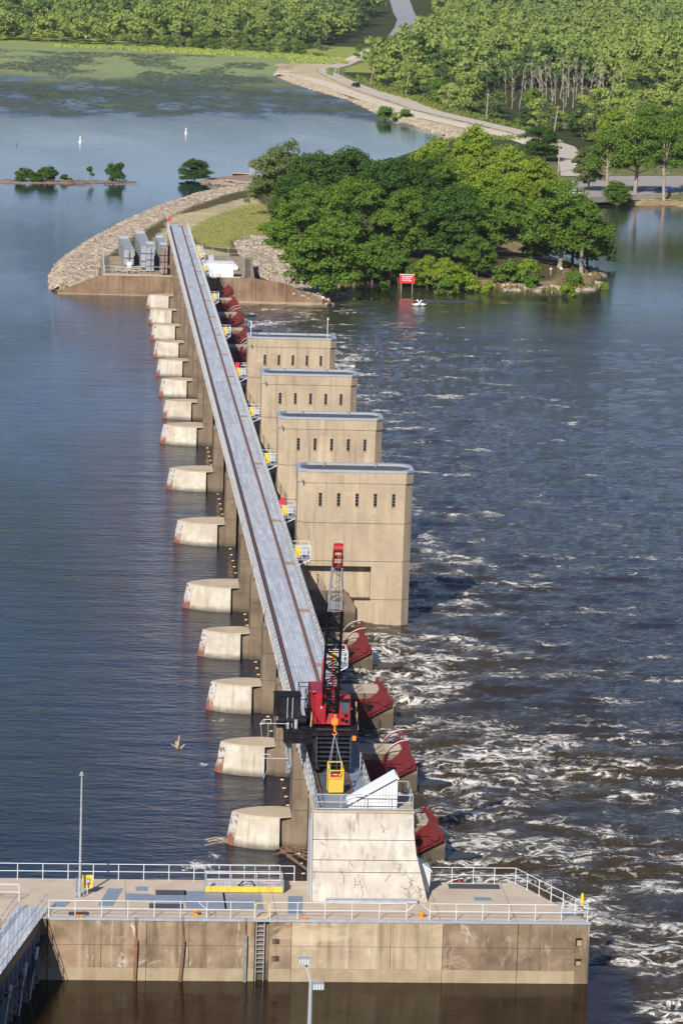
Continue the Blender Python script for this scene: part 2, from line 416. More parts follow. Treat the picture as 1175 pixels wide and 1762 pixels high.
for i in range(1, 16):
    if i in ROLLP:
        o = hp = house_pier() if hp is None else dup(hp)
        k = ROLLP.index(i)
        tag(o, ['tan concrete pier house nearest the camera, with a gate niche at its foot', 'second tan concrete pier house from the camera, directly behind the nearest one',
            'third tan concrete pier house, between the second one and the farthest', 'farthest tan concrete pier house, with two thin aerials standing on its roof'][k], 'pier house', 'concrete pier houses of the roller gates')
    else:
        o = dp if i == 1 else dup(dp)
        tag(o, f'low concrete dam pier with rusty nose plate, {ORD[i]} pier from the near abutment' if i < 5 else f'low concrete dam pier with rusty nose plate, {ORD[16-i]} pier from the far abutment', 'dam pier', 'low piers of the dam')
    o.location = (0, YS[i], 0)
# aerials on the last house
for x, L, h in ((10.0, 'short white aerial on the left corner of the farthest pier house roof', 1.7), (19.7, 'white aerial mast with a box on top, right end of the farthest pier house roof', 2.3)):
    o = empty('aerial', (x, YS[8], 13.9), 0, L, 'aerial'); MB().tube((0, 0, 0), (0, 0, h), .05, 6).build('mast', M_white, o)
    MB().box(-.09, .09, -.06, .06, h, h+.25).build('antenna_head', M_white, o)
# ================================================================== tainter gates (red) and roller gates
def tainter_gate(yn, yf, arc_n, arc_f):
    """yn nearer face of the bay, yf farther face; origin at trunnion line"""
    o = empty('tainter_gate', (14.9, yn, 1.2)); O = Vector((14.9, yn, 1.2)); rad = 6.0
    A = []; B = []
    for a in np.linspace(177, 206, 9):
        A.append((14.9+rad*math.cos(R(a)), 1.2+rad*math.sin(R(a))))
    for a in np.linspace(206, 177, 9):
        B.append((14.9+(rad-.22)*math.cos(R(a)), 1.2+(rad-.22)*math.sin(R(a))))
    MB(O).prism(A+B, 1, yn+.05, yf-.05).build('skin_plate', M_red, o)
    m = MB(O)
    for a in (182, 192, 202):
        x = 14.9+(rad-.5)*math.cos(R(a)); z = 1.2+(rad-.5)*math.sin(R(a)); m.box(x-.2, x+.3, yn+.1, yf-.1, z-.12, z+.12)
    m.build('cross_girder', M_red, o)
    for s, y, arc in ((1, yn+.18, arc_n), (-1, yf-.18, arc_f)):
        m = MB(O)
        poly = [(9.15, 1.42), (13.2, 1.42), (13.95, 2.0), (14.2, 2.5), (14.45, 2.2), (14.75, 2.1), (14.85, 1.75), (15.15, 1.6), (15.2, .85), (14.6, .55), (12.2, -.75), (9.6, -1.75)]
        m.prism(poly, 1, y-.14, y+.14); a = m.build('side_arm', M_red, o)
        m = MB(O)
        for p, q in (((9.5, 1.2), (14.4, 1.35)), ((9.8, -1.5), (14.4, .8)), ((10.9, 1.2), (12.2, -.6)), ((13.1, 1.3), (13.1, -.2))):
            m.bar((p[0], y-s*-.2, p[1]), (q[0], y-s*-.2, q[1]), .12, .16)
        m.tube((14.55, y-.3, 1.25), (14.55, y+.3, 1.25), .38, 10)
        m.build('arm_rib', M_red, a)
        m = MB(O)
        f = y-.3
        m.prism([(12.75, 1.08), (13.65, 1.0), (13.1, .45)], 1, f-.02, f+.02); m.build('arm_opening', M_slit, a)
        if arc:
            m = MB(O); L = []
            for t in np.linspace(0, 1, 11):
                th = R(180-88*t); L.append((14.7+1.95*math.cos(th), y, 1.42+1.65*math.sin(th)))
            for p, q in zip(L[:-1], L[1:]): m.bar(p, q, .22, .10)
            m.bar(L[-1], (13.5, y, 1.42), .1, .12); m.bar(L[-1], (14.3, y, 1.6), .1, .12)
            g = m.build('hoist_arc', M_red, o)
            m = MB(O); m.path([Vector(p)+Vector((0, 0, .06)) for p in L], .035, 5); m.build('rail_strip', M_white, g)
    return o
faces = {0: (YA0, YA0), 16: (YA1, YA1)}
for i in YS: faces[i] = (YS[i]-half(i), YS[i]+half(i))
gl = ['from the near abutment', 'from the far abutment']
protos = {}
for i in range(0, 16):
    yn, yf = faces[i][1], faces[i+1][0]
    if i in (5, 6, 7): continue
    key = (i in GATEARC, (i+1) in GATEARC)
    lab = f'dark red tainter gate, {ORD[i+1]} gate counted from the near abutment' if i < 5 else f'dark red tainter gate, {ORD[16-i]} gate counted from the far abutment'
    if key in protos: o = dup(protos[key], (14.9, yn, 1.2))
    else: o = protos[key] = tainter_gate(yn, yf, *key)
    tag(o, lab, 'dam gate', 'red tainter gates between the piers')
rg = None
for i in (5, 6, 7):
    yn, yf = faces[i][1], faces[i+1][0]; yc = (yn+yf)/2
    if rg is None:
        rg = empty('roller_gate', (9.6, yc, 1.4)); O = Vector((9.6, yc, 1.4))
        MB(O).tube((9.4, yn+.1, 1.2), (9.4, yf-.1, 1.2), 1.7, 20).build('roller_drum', M_red, rg)
        MB(O).prism([(8.0, 0), (8.7, 0), (8.9, -2.4), (8.4, -2.4)], 1, yn+.1, yf-.1).build('apron', M_red, rg); o = rg
    else: o = dup(rg, (9.6, yc, 1.4))
    tag(o, f'red roller gate drum between the {("nearest and second", "second and third", "third and farthest")[i-5]} pier houses', 'dam gate', 'roller gates between the pier houses')
# ================================================================== service bridge, one span over each bay
def bridge_span(y0, y1):
    o = empty('bridge_span', (6.2, y0, ZD)); O = Vector((6.2, y0, ZD)); L = y1-y0; g = .03
    MB(O).box(5.1, 6.92, y0+g, y1-g, ZD-.12, ZD).build('deck_grating', M_deck, o)
    MB(O).box(7.2, 8.0, y0+g, y1-g, ZD-.12, ZD-.01).build('walkway_deck', M_deck, o)
    MB(O).box(4.5, 4.82, y0+g, y1-g, ZD-.12, ZD-.02).build('edge_deck', M_hatchd, o)
    for x in (4.96, 7.06):
        m = MB(O); m.box(x-.13, x+.13, y0, y1, ZD-.5, ZD+.02); m.box(x-.035, x+.035, y0, y1, ZD+.02, ZD+.15)
        m.build('crane_rail', M_rail, o)
    MB(O).box(7.17, 8.02, y1-1.5, y1-.05, ZD-.008, ZD+.012).build('cover_plate', M_plate, o)
    for x in (4.48, 8.0):
        pts = [(0, ZD-.13), (L, ZD-.13)]
        low = []
        for k in range(15):
            t = k/14; d = .72+.9*(abs(2*t-1)**5); low.append((L*t, ZD-.13-d))
        m = MB(O); poly = [(y0+a, z) for a, z in pts+low[::-1]]
        m.prism(poly, 0, x-.06, x+.06); gd = m.build('girder', M_gird, o)
        m = MB(O); n = int(L/1.5)
        for k in range(1, n):
            yy = y0+L*k/n; m.box(x-.15 if x < 6 else x+.06, x-.06 if x < 6 else x+.15, yy-.03, yy+.03, ZD-.84, ZD-.13)
        m.box(x-.12, x+.1, y0+.05, y1-.05, ZD-.13, ZD-.09)
        m.build('stiffener', M_gird, gd)
    m = MB(O)
    for x, y in ((4.42, 0), (8.1, 0)):
        for z in (.38, .74, 1.1): m.box(x-.013, x+.013, y0, y1, ZD+z-.016, ZD+z+.016)
        n = int(L/1.5)
        for k in range(n+1):
            yy = y0+.05+(L-.1)*k/n
            m.box(x-.03, x+.03, yy-.03, yy+.03, ZD-.12, ZD+1.1)
            if k % 2 == 0: m.bar((x, yy, ZD+.75), (x+(.2 if x > 6 else -.2), yy, ZD-.3), .03, .03)
    m.build('side_railing', plain('dull_rail_paint', (.40, .41, .42), .5, var=.12), o)
    return o
edges = [YA0-.1]+[YS[i] for i in range(1, 16)]+[YA1+1.0, YA1+20.5, YA1+39.5]
bp = {}
for i in range(len(edges)-1):
    y0, y1 = edges[i], edges[i+1]; k = round(y1-y0, 2)
    lab = ('steel deck span of the service bridge over the %s gate bay from the near abutment' % ORD[i+1]) if i < 8 else \
        ('steel deck span of the service bridge over the %s gate bay from the far abutment' % ORD[16-i] if i < 16 else ('steel deck span of the bridge beside the stored bulkheads' if i == 16 else 'last steel deck span at the landward end of the service bridge'))
    if k in bp: o = dup(bp[k], (6.2, y0, ZD))
    else: o = bp[k] = bridge_span(y0, y1)
    tag(o, lab, 'bridge span', 'spans of the service bridge')
for y in (YA1+20.5, YA1+39.2, YA1+2.2):
    o = empty('bridge_trestle', (6.2, y, 3), 0, {YA1+20.5: 'concrete trestle under the bridge beside the grey bulkheads', YA1+39.2: 'concrete trestle under the landward end of the bridge'}.get(y, 'concrete trestle under the bridge just behind the far abutment wall'), 'trestle', 'trestles under the landward bridge')
    m = MB((6.2, y, 3)); m.box(4.5, 5.3, y-.8, y+.8, 2.0, 7.0); m.box(7.2, 8.0, y-.8, y+.8, 2.0, 7.0); m.build('leg', C_pier, o)
    m = MB((6.2, y, 3)); m.box(4.4, 8.1, y-.9, y+.9, 7.0, 7.7); m.build('cap_beam', C_pier, o)
for o in COL.objects:                                             # the span at the abutment has a darker deck and walkway
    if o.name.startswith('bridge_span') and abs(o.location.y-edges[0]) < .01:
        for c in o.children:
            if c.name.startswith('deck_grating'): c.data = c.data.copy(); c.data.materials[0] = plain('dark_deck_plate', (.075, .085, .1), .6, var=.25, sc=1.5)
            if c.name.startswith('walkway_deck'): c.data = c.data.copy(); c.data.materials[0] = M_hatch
# end barrier of the bridge
o = empty('bridge_end_barrier', (6.2, edges[-1], ZD), 0, 'tall end barrier with thin poles at the landward end of the bridge', 'barrier'); O = Vector((6.2, edges[-1], ZD)); ye = edges[-1]-.2
m = MB(O)
for x in (4.45, 6.6, 8.1): m.tube((x, ye, ZD), (x, ye, ZD+2.2), .06, 6)
for z in (.5, 1.0): m.tube((4.45, ye, ZD+z), (8.1, ye, ZD+z), .03, 5)
m.build('barrier_frame', M_galv, o)
MB(O).box(5.0, 6.4, ye-1.4, ye-.2, ZD+.01, ZD+.6).build('end_stop', M_hatch, o)
o = empty('signal_box', (4.75, edges[-1]-.3, ZD), 0, 'small red box on a post at the landward end of the bridge', 'box')
MB().tube((0, 0, 0), (0, 0, 1.1), .04).build('post', M_white, o); MB().box(-.25, .25, -.12, .12, 1.1, 1.75).build('box_body', M_signred, o)
# control platforms hung off the downstream side
def platform(red, big):
    o = empty('control_platform', (8.15, 0, ZD)); x1 = 1.55 if big else 1.15; L = 2.6
    MB().box(0, x1, -L/2, L/2, -.2, -.08).build('platform_floor', M_hatch, o)
    m = MB()
    for z in (.35, .72, 1.1): m.path([(0.05, -L/2, z), (x1, -L/2, z), (x1, L/2, z), (.05, L/2, z)], .028, 5)
    for p in ((x1/2, -L/2), (x1, -L/2), (x1, 0), (x1, L/2), (x1/2, L/2)): m.tube((p[0], p[1], -.1), (p[0], p[1], 1.1), .035, 5)
    m.build('guard_rail', M_white, o)
    for y in (-L/2, L/2): MB().bar((0, y, -.9), (x1, y, -.12), .06, .08).build('bracket', M_white, o)
    d = MB().box(.12, .62, -L/2-.03, -L/2+.02, .05, 1.05).build('yellow_panel', M_yel, o)
    m = MB(); m.box(.7, x1-.15, .1, .8, -.08, .75); m.build('control_box', M_galv, o)
    if red:
        m = MB(); m.box(.1, .5, .6, 1.0, .1, 1.5); m.build('red_box', M_signred, o)
    return o
pf = {}
for i, red, big in ((2, 0, 1), (4, 0, 1), (5, 1, 1), (6, 0, 1), (7, 0, 1), (8, 1, 1), (10, 0, 0), (12, 0, 0), (14, 0, 0), (15, 0, 0), (16, 0, 0)):
    k = (red, big); y = {4: 67.5, 16: 354.0, 5: YS[5]+3}.get(i, YS.get(i, 0)+.5)
    if k in pf: o = dup(pf[k])
    else: o = pf[k] = platform(*k)
    o.location = (8.15, y, ZD)
    where = {2: 'behind the crane boom above the second pier', 4: 'just in front of the nearest pier house', 5: 'with a red box beside the nearest pier house', 6: 'beside the second pier house', 7: 'beside the third pier house',
             8: 'with a red box beside the farthest pier house', 10: 'above the sixth pier from the far abutment', 12: 'above the fourth pier from the far abutment', 14: 'above the second pier from the far abutment', 15: 'next to the white equipment building', 16: 'farthest along, above the white equipment building'}[i]
    tag(o, 'railed bridge platform with yellow panel, '+where, 'platform', 'control platforms on the bridge')
# ================================================================== near bridge abutment
o = empty('bridge_abutment', (7.5, -22, ZW), 0, 'big pale concrete bridge abutment with streaks and cracks, standing on the lock wall', 'abutment'); O = Vector((7.5, -22, ZW))
m = MB(O)
def ab(z, yf, xr): return [(4.12, yf, z), (xr, yf, z), (xr, YA0, z), (4.12, YA0, z)]
lv = [(-3, -25.75, 11.75), (3.2, -25.75, 11.66), (4.6, -25.3, 11.3), (6.2, -24.75, 10.9), (7.6, -24.3, 10.74), (8.72, -24.0, 10.72)]
for a, b in zip(lv[:-1], lv[1:]): m.loft(ab(*a), ab(*b), cap=False)
m.loft(ab(*lv[-1]), ab(8.74, -24, 10.72))
m.build('abutment_body', C_abut, o)
MB(O).box(4.06, 10.78, -24.06, YA0-.02, 8.72, 8.84).build('top_slab', C_piertop, o)
MB(O).box(4.3, 9.2, -23.6, YA0-.1, 8.84, 8.86).build('steel_floor_plate', M_hatch, o)
def front(z):
    for a, b in zip(lv[:-1], lv[1:]):
        if a[0] <= z <= b[0]:
            t = (z-a[0])/(b[0]-a[0]); return a[1]+(b[1]-a[1])*t, a[2]+(b[2]-a[2])*t
m = MB(O)
for z in (5.0, 5.75, 7.0):
    y, xr = front(z); m.box(4.1, xr+.01, y-.014, y+.1, z, z+.03)
m.build('lift_joint', M_seam, o)
m = MB(O); rr = random.Random(3)
def crack(x, z, n, dx, dz):
    for k in range(n):
        x2 = x+rr.uniform(-.16, .16)+dx; z2 = z-rr.uniform(.05, .22)+dz
        if not (3.3 < z2 < 8.6): break
        y, _ = front(z); y2, _ = front(z2); m.bar((x, y-.006, z), (x2, y2-.006, z2), .03, .02)
        if rr.random() < .35:
            x3 = x2+rr.choice((-1, 1))*rr.uniform(.1, .35); z3 = max(3.3, z2-rr.uniform(-.1, .2)); y3, _ = front(z3); m.bar((x2, y2-.006, z2), (x3, y3-.006, z3), .018, .02)
        x, z = x2, z2
for a in ((10.2, 5.2, 9, .06, 0), (10.4, 4.5, 8, .02, 0), (9.9, 4.2, 5, .14, 0), (5.9, 5.2, 6, -.03, 0), (6.9, 4.7, 4, .04, 0), (6.6, 5.7, 4, .03, 0), (9.2, 4.9, 4, 0, 0), (9.7, 5.6, 4, .02, 0), (7.3, 4.6, 7, 0, 0), (8.6, 8.0, 3, 0, 0), (4.5, 6.9, 2, .2, 0), (10.9, 4.2, 5, .03, 0)): crack(*a)
m.build('surface_crack', M_crack, o)
m = MB(O)
for x in (3.86, 3.98): m.tube((x, -25.0, ZW), (x, -24.2, 8.3), .035, 6)
m.tube((4.03, -25.85, ZW), (4.03, -24.1, 8.7), .045, 6)
m.build('conduit', M_galv, o)
railing('abutment_railing', [(4.35, -20.6, 8.84), (4.35, -23.9, 8.84), (10.65, -23.9, 8.84), (10.65, -20.2, 8.84), (8.5, -20.2, 8.84)], 'grey pipe railing round the top of the near bridge abutment', sp=1.6, mat=M_galv, r=.032, rails=(1.07, .56, .12))
o = empty('stair_canopy', (8.0, -22.9, 8.85), 0, 'white wedge shaped ribbed stair canopy on top of the near bridge abutment', 'canopy'); O = Vector((8, -22.9, 8.85))
MB(O).prism([(6.5, 8.87), (9.66, 8.87), (9.66, 10.9), (9.55, 10.9), (6.5, 9.05)], 1, -23.35, -22.3).build('side_panel', M_shed, o)
MB(O).prism([(6.36, 9.08), (6.4, 9.3), (9.5, 11.22), (9.74, 10.95), (9.72, 10.85), (9.55, 10.93)], 1, -23.55, -22.1).build('roof', M_shed, o)
m = MB(O)
for k in range(15):
    x = 6.7+k*.2; m.box(x-.012, x+.012, -23.37, -23.35, 8.87, 9.06+(x-6.5)*.6)
m.build('rib', M_galv, o)
o = empty('door_hood', (11.6, -23, ZW), 0, 'small white sheet metal hood at the right foot of the near abutment', 'door hood'); O = Vector((11.6, -23, ZW))
MB(O).prism([(10.95, 3.22), (11.95, 3.22), (12.02, 4.6), (11.9, 4.75), (11.2, 5.35), (11.05, 5.2)], 1, -23.6, -22.5).build('hood_wall', M_shed, o)
MB(O).prism([(11.05, 5.38), (11.95, 4.76), (12.1, 4.62), (12.1, 4.72), (11.98, 4.86), (11.08, 5.48)], 1, -23.7, -22.4).build('hood_roof', M_white, o)
o = empty('steel_beam', (7.8, -26.1, ZW), 0, 'long pale steel beam lying on blocks along the foot of the abutment', 'beam'); O = Vector((7.8, -26.1, ZW))
m = MB(O); m.box(4.95, 10.95, -26.16, -26.14, ZW+.08, ZW+.3); m.box(4.95, 10.95, -26.25, -26.03, ZW+.3, ZW+.33); m.box(4.95, 10.95, -26.25, -26.03, ZW+.06, ZW+.085); m.build('flange', M_galv, o)
m = MB(O)
for x in (5.4, 7.2, 9.9): m.box(x-.1, x+.1, -26.3, -26.0, ZW, ZW+.06)
m.build('block', M_rust, o)
# ================================================================== lock wall
YF = -30.0
o = empty('lock_wall', (4, -26, 0), 0, 'long concrete lock wall across the foot of the view, stained brown with white streaks', 'lock wall'); O = Vector((4, -26, 0))
XR0 = 21.75
MB(O).prism([(-70, YF+.35), (XR0-.15, YF+.35), (18.05, -21), (-70, -21)], 2, -3, ZW-.03).build('wall_core', C_low, o)
segs = [(-70, -13.05, C_wallL, 'wall_panel'), (-12.95, -6.72, C_wallL, 'wall_panel'), (-6.69, 0.18, C_wallL, 'wall_panel'), (1.12, 2.53, C_wallL, 'wall_panel'), (2.56, 12.25, C_wallM, 'wall_panel'), (12.28, XR0-.9, C_wallR, 'wall_panel')]
for a, b, mt, nm in segs:
    for z0, z1, yo in ((-.05, 1.42, .03), (1.45, ZW-.12, .0)):
        MB(O).box(a, b, YF+yo, YF+.36, z0, z1).build(nm, mt, o)
    MB(O).box(a, b, YF-.03, YF+.36, -3, -.06).build('tideline_band', C_low, o)
# right end with two mooring pockets and the ladder slot
m = MB(O)
for z0, z1 in ((-3, .25), (.75, 1.55), (2.15, ZW-.12)): m.box(XR0-.88, XR0, YF, YF+.36, z0, z1)
for z0, z1 in ((.25, .75), (1.55, 2.15)): m.box(XR0-.45, XR0, YF, YF+.36, z0, z1)
m.build('wall_panel', C_wallR, o)
m = MB(O); m.box(.19, 1.11, YF+.3, YF+.36, -3, ZW-.12); m.build('ladder_recess', C_pier, o)
m = MB(O)
for z in (-.3, 0, .3, .6, .9, 1.2, 1.5, 1.8, 2.1, 2.4, 2.7, 3.0): m.box(.3, .78, YF+.05, YF+.1, z, z+.035)
m.box(.26, .31, YF+.04, YF+.12, -1, ZW); m.box(.77, .82, YF+.04, YF+.12, -1, ZW)
m.build('ladder', M_galv, o)
for x, z in ((1.55, 1.75), (1.55, .62)):
    m = MB(O); m.box(x-.23, x+.23, YF-.018, YF-.012+.01, z-.17, z+.17); q = m.build('mooring_pocket', M_seam, o)
    MB(O).box(x-.2, x-.05, YF-.03, YF-.02, z-.14, z+.1).build('mooring_pin', M_wood, q)
MB(O).prism([(-70, YF-.02), (XR0+.02, YF-.02), (18.12, -20.98), (-70, -20.98)], 2, ZW-.09, ZW).build('top_slab', C_deck, o)
MB(O).box(-12.9, 12.27, YF-.05, YF+.22, ZW-.14, ZW+.02).build('steel_coping', M_galv, o)
MB(O).box(12.3, XR0+.05, YF-.05, YF+.16, ZW-.14, ZW+.02).build('steel_coping', M_cope, o)
m = MB(O)
for x in (-9.6, -4, 8.9, 17.1): m.box(x-.012, x+.012, YF-.05 if x > 12 else YF, YF+.01, -.8, ZW-.1)
for x in (-8.0, -2.3, 1.6, 12.1, 17): m.box(x-.012, x+.012, YF+.3, -21.1, ZW, ZW+.003)
m.build('joint', M_seam, o)
# deck plates
for (u0, v0), (u1, v1), dark, lab, sk in (
    ((168, 1560), (200, 1530), 0, 'leftmost steel hatch plate, slanting, right of the yellow sign', .8), ((217, 1552), (256, 1539), 0, 'small grey floor plate left of the long row of plates', 0),
    ((257, 1565), (315, 1556), 1, 'dark grating at the front edge of the long row of plates', 0), ((268, 1541), (320, 1533), 1, 'dark grating behind the long row of plates', 0),
    ((257, 1554), (318, 1541), 0, 'left grey plate in the long row on the lock wall', 0), ((320, 1565), (386, 1535), 0, 'large middle grey plate in the row, under the yellow catwalk', 0), ((387, 1566), (449, 1538), 0, 'right grey plate of the row, in front of the yellow catwalk', 0),
    ((234, 1534), (254, 1527), 0, 'tiny pale plate near the back rail of the lock wall', 0), ((495, 1574), (523, 1543), 0, 'narrow grey hatch plate just left of the abutment foot', .3),
    ((773, 1530), (858, 1523), 1, 'dark grating strip at the back edge, right of the abutment', 0), ((817, 1551), (844, 1545), 0, 'little pale plate alone on the right part of the wall top', 0),
    ((966, 1578), (992, 1572), 0, 'small pale plate near the right tip of the wall', 0), ((118, 1576), (153, 1570), 1, 'dark grating at the corner by the gate walkway', 0), ((85, 1562), (103, 1553), 0, 'triangular pale plate by the gate walkway corner', .4)):
    a = gp(u0, v0, ZW); b = gp(u1, v1, ZW); x0, x1 = a.x, b.x; y0, y1 = a.y, b.y
    if sk: x1 = x0+.95
    c = Vector(((x0+x1)/2, (y0+y1)/2, ZW))
    hk = MB(c); hk.prism([(x0, y0), (x1, y0), (x1+sk*.9, y1), (x0+sk*.9, y1)], 2, ZW+.004, ZW+.02)
    tag(hk.build('hatch_plate', M_hatchd if dark else M_hatch), lab, 'hatch plate', 'steel plates set in the wall top')
# railings of the lock wall
railing('lock_railing', [(-12.95, YF+.25, ZW), (-2.9, YF+.25, ZW), (.15, YF+.25, ZW)], 'white pipe railing along the front edge of the lock wall, left of the ladder', sp=1.68)
railing('lock_railing', [(1.15, YF+.25, ZW), (9.9, YF+.25, ZW)], 'white pipe railing along the front edge of the lock wall, before the abutment', sp=1.62)
railing('lock_railing', [(11.4, YF+.25, ZW), (XR0-.15, YF+.25, ZW)], 'white pipe railing along the front edge of the lock wall, right of the abutment', sp=1.66)
railing('lock_railing', [(-60, -21.15, ZW), (3.2, -21.15, ZW)], 'white pipe railing along the back edge of the lock wall, left of the abutment', sp=1.68)
railing('lock_railing', [(12.3, -21.1, ZW), (18.0, -21.1, ZW), (XR0-.12, YF+.4, ZW)], 'white pipe railing round the slanting right end of the lock wall', sp=1.5)
o = empty('ladder_hoop', (.62, YF+.3, ZW), 0, 'yellow safety hoop at the head of the wall ladder', 'ladder hoop')
m = MB(); m.path([(-.42, 0, 0), (-.42, 0, .85), (-.3, 0, 1.0), (.3, 0, 1.0), (.42, 0, .85), (.42, 0, .15), (.3, 0, 0), (-.42, 0, 0)], .04, 6); m.build('hoop', M_yel, o)
m = MB(); m.path([(-.42, 0, .5), (-.42, .5, .5)], .03); m.build('hoop_brace', M_yel, o)
for x, lab in ((9.9, 'left V shaped rail brace before the abutment'), (11.4, 'right V shaped rail brace before the abutment'), (-2.9, 'V shaped rail brace near the middle hatch plates')):
    s = 1 if x == 9.9 else -1
    q = MB((x, YF+.25, ZW)); q.tube((x, YF+.25, ZW+.55), (x+s*.55, YF+.25, ZW+1.05), .025); q.tube((x, YF+.25, ZW+.55), (x, YF+.25, ZW), .03); tag(q.build('rail_brace', M_white), lab, 'rail brace')
# bollards and cleats
def bollard():
    o = empty('mooring_bollard', (0, 0, 0)); MB().tube((0, 0, 0), (0, 0, .3), .13, 12, .11).build('bollard_post', M_org, o)
    MB().tube((0, 0, .3), (0, 0, .38), .19, 12, .17).build('bollard_cap', M_org, o); MB().box(-.2, .2, -.16, .16, 0, .02).build('base_plate', M_org, o); return o
b = bollard(); b.location = (10.95, -29.2, ZW); tag(b, 'orange mooring bollard behind the front rail, right of the abutment steps', 'bollard', 'mooring bollards')
b = dup(b, (-3.55, -29.2, ZW), label='orange mooring bollard behind the front rail, below the yellow catwalk')
def cleat():
    o = empty('mooring_cleat', (0, 0, 0)); MB().box(-.32, .32, -.05, .05, .1, .17).build('horn', M_org, o); MB().box(-.14, -.06, -.05, .05, 0, .1).box(.06, .14, -.05, .05, 0, .1).build('cleat_foot', M_org, o); return o
c = cleat(); c.location = (-11.0, YF+.1, ZW); tag(c, 'orange mooring cleat at the far left of the wall edge', 'cleat', 'mooring cleats')
dup(c, (3.25, YF+.1, ZW), label='orange mooring cleat at the wall edge left of the abutment')
# timber fenders hanging on the wall
def fender(x, top, mt, lab, lean=0):
    o = empty('wall_fender', (x, YF-.1, 1), 0, lab, 'fender', 'fender timbers on the lock wall'); O = Vector((x, YF-.1, 1))
    m = MB(O); m.bar((x+lean, YF-.14, top), (x-lean, YF-.14, -1.2), .2, .16); m.build('timber', mt, o)
    m = MB(O); m.tube((x-.06, YF-.06, ZW+.1), (x+lean-.02, YF-.1, top), .025); m.tube((x+.06, YF-.06, ZW+.1), (x+lean+.02, YF-.1, top), .025); m.build('chain', M_rust, o)
fender(-7.4, 1.85, M_rust, 'rusty brown fender timber hanging at the left of the lock wall', .03)
fender(-4.45, 1.8, M_wood, 'dark brown fender timber leaning on the lock wall under the orange bollard', .1)
fender(-.4, 2.2, plain('greenish_fender', (.2, .21, .17), .9, var=.3), 'grey green fender timber hanging left of the wall ladder')
# life ring
o = empty('life_ring', (XR0-.15, -27.1, ZW), 0, 'yellow throw ring holder on the rail at the right tip of the wall', 'life ring')
m = MB()
for a, b in ((0, 1), ):
    L = [(0+.02, .0+.17*math.cos(t)*1.0, .62+.42*math.sin(t)) for t in np.linspace(0, 2*math.pi, 17)]
    m.path(L, .085, 8)
m.build('ring', M_yel, o); MB().tube((0, .1, 0), (0, .1, .9), .03).build('holder_post', M_white, o)
# yellow sign by the lamp
o = empty('wall_sign', (-10.5, -24.6, ZW), 0, 'yellow upright sign with a brown square emblem beside the lamp pole', 'sign'); s = o
MB().tube((0, .02, 0), (0, .02, .5), .03).build('post', M_white, o)
MB().box(-.34, .34, -.02, .02, .42, 1.3).build('board', M_yel, o)
q = MB().box(-.19, .19, -.03, -.021, .66, 1.06).build('emblem', plain('emblem_brown', (.16, .09, .05), .6), o)
def text(body, size, loc, mat, parent, name='lettering', rot=(R(90), 0, 0), align='CENTER', ext=.004, bold=0.0):
    cu = bpy.data.curves.new(name, 'FONT'); cu.body = body; cu.size = size; cu.align_x = align; cu.extrude = ext; cu.offset = bold
    t = bpy.data.objects.new(name, cu); COL.objects.link(t)
    dg = bpy.context.evaluated_depsgraph_get(); me = bpy.data.meshes.new_from_object(t.evaluated_get(dg)); bpy.data.objects.remove(t)
    me.materials.clear(); me.materials.append(mat); o = bpy.data.objects.new(name, me); COL.objects.link(o); o.parent = parent; o.location = loc; o.rotation_euler = rot; return o
text('36', .26, (0, -.036, .84), M_white, o, bold=.008)
MB().box(-.13, .13, -.036, -.03, .74, .79).build('emblem_bar', M_white, o)
# light mast on the wall
o = empty('light_pole', (-11.0, -25.3, ZW), 0, 'tall grey lamp pole standing on the lock wall beside the yellow sign', 'light pole')
MB().tube((0, 0, 0), (0, 0, 8.15), .09, 10, .05).build('pole', M_galv, o)
m = MB(); m.box(-.3, -.24, -.08, .02, 0, 1.3); m.box(.22, .28, -.08, .02, 0, 1.3); m.box(-.13, .13, -.12, .12, 0, .06); m.box(-.22, -.1, .05, .2, .3, 1.25); m.build('pole_cabinet', M_grey, o)
m = MB(); m.box(-.15, .1, -.14, .14, 8.15, 8.22); m.ball((0, 0, 8.3), .1); m.build('lamp_head', M_galv, o)
# near flood light mast (foot below the frame, on the near bank)
o = empty('flood_light_mast', (.5, -76, -1), 0, 'pale steel flood light mast rising in front of the lock wall', 'light pole'); b = gp(540, 1762, 12); 
top = Vector((.55, -76, 14.3))
MB().tube((0, 0, 0), (0, 0, 14.6), .22, 10, .1).build('pole', M_galv, o)
MB().bar((.0, 0, 14.5), (-.28, .1, 15.6), .1, .1).build('cross_arm', M_galv, o)
def lamp(cx, cz, k):
    m = MB(); m.box(cx-.28, cx+.28, -.22, .22, cz-.16, cz+.14); q = m.build('lamp_housing', M_cope, o)
    m = MB()
    for j in range(4): m.box(cx-.25+j*.14, cx-.2+j*.14, -.26, -.22, cz-.14, cz+.12)
    m.build('cooling_fin', M_white, q)
lamp(-.38, 15.75, 0); lamp(.38, 14.45, 1)
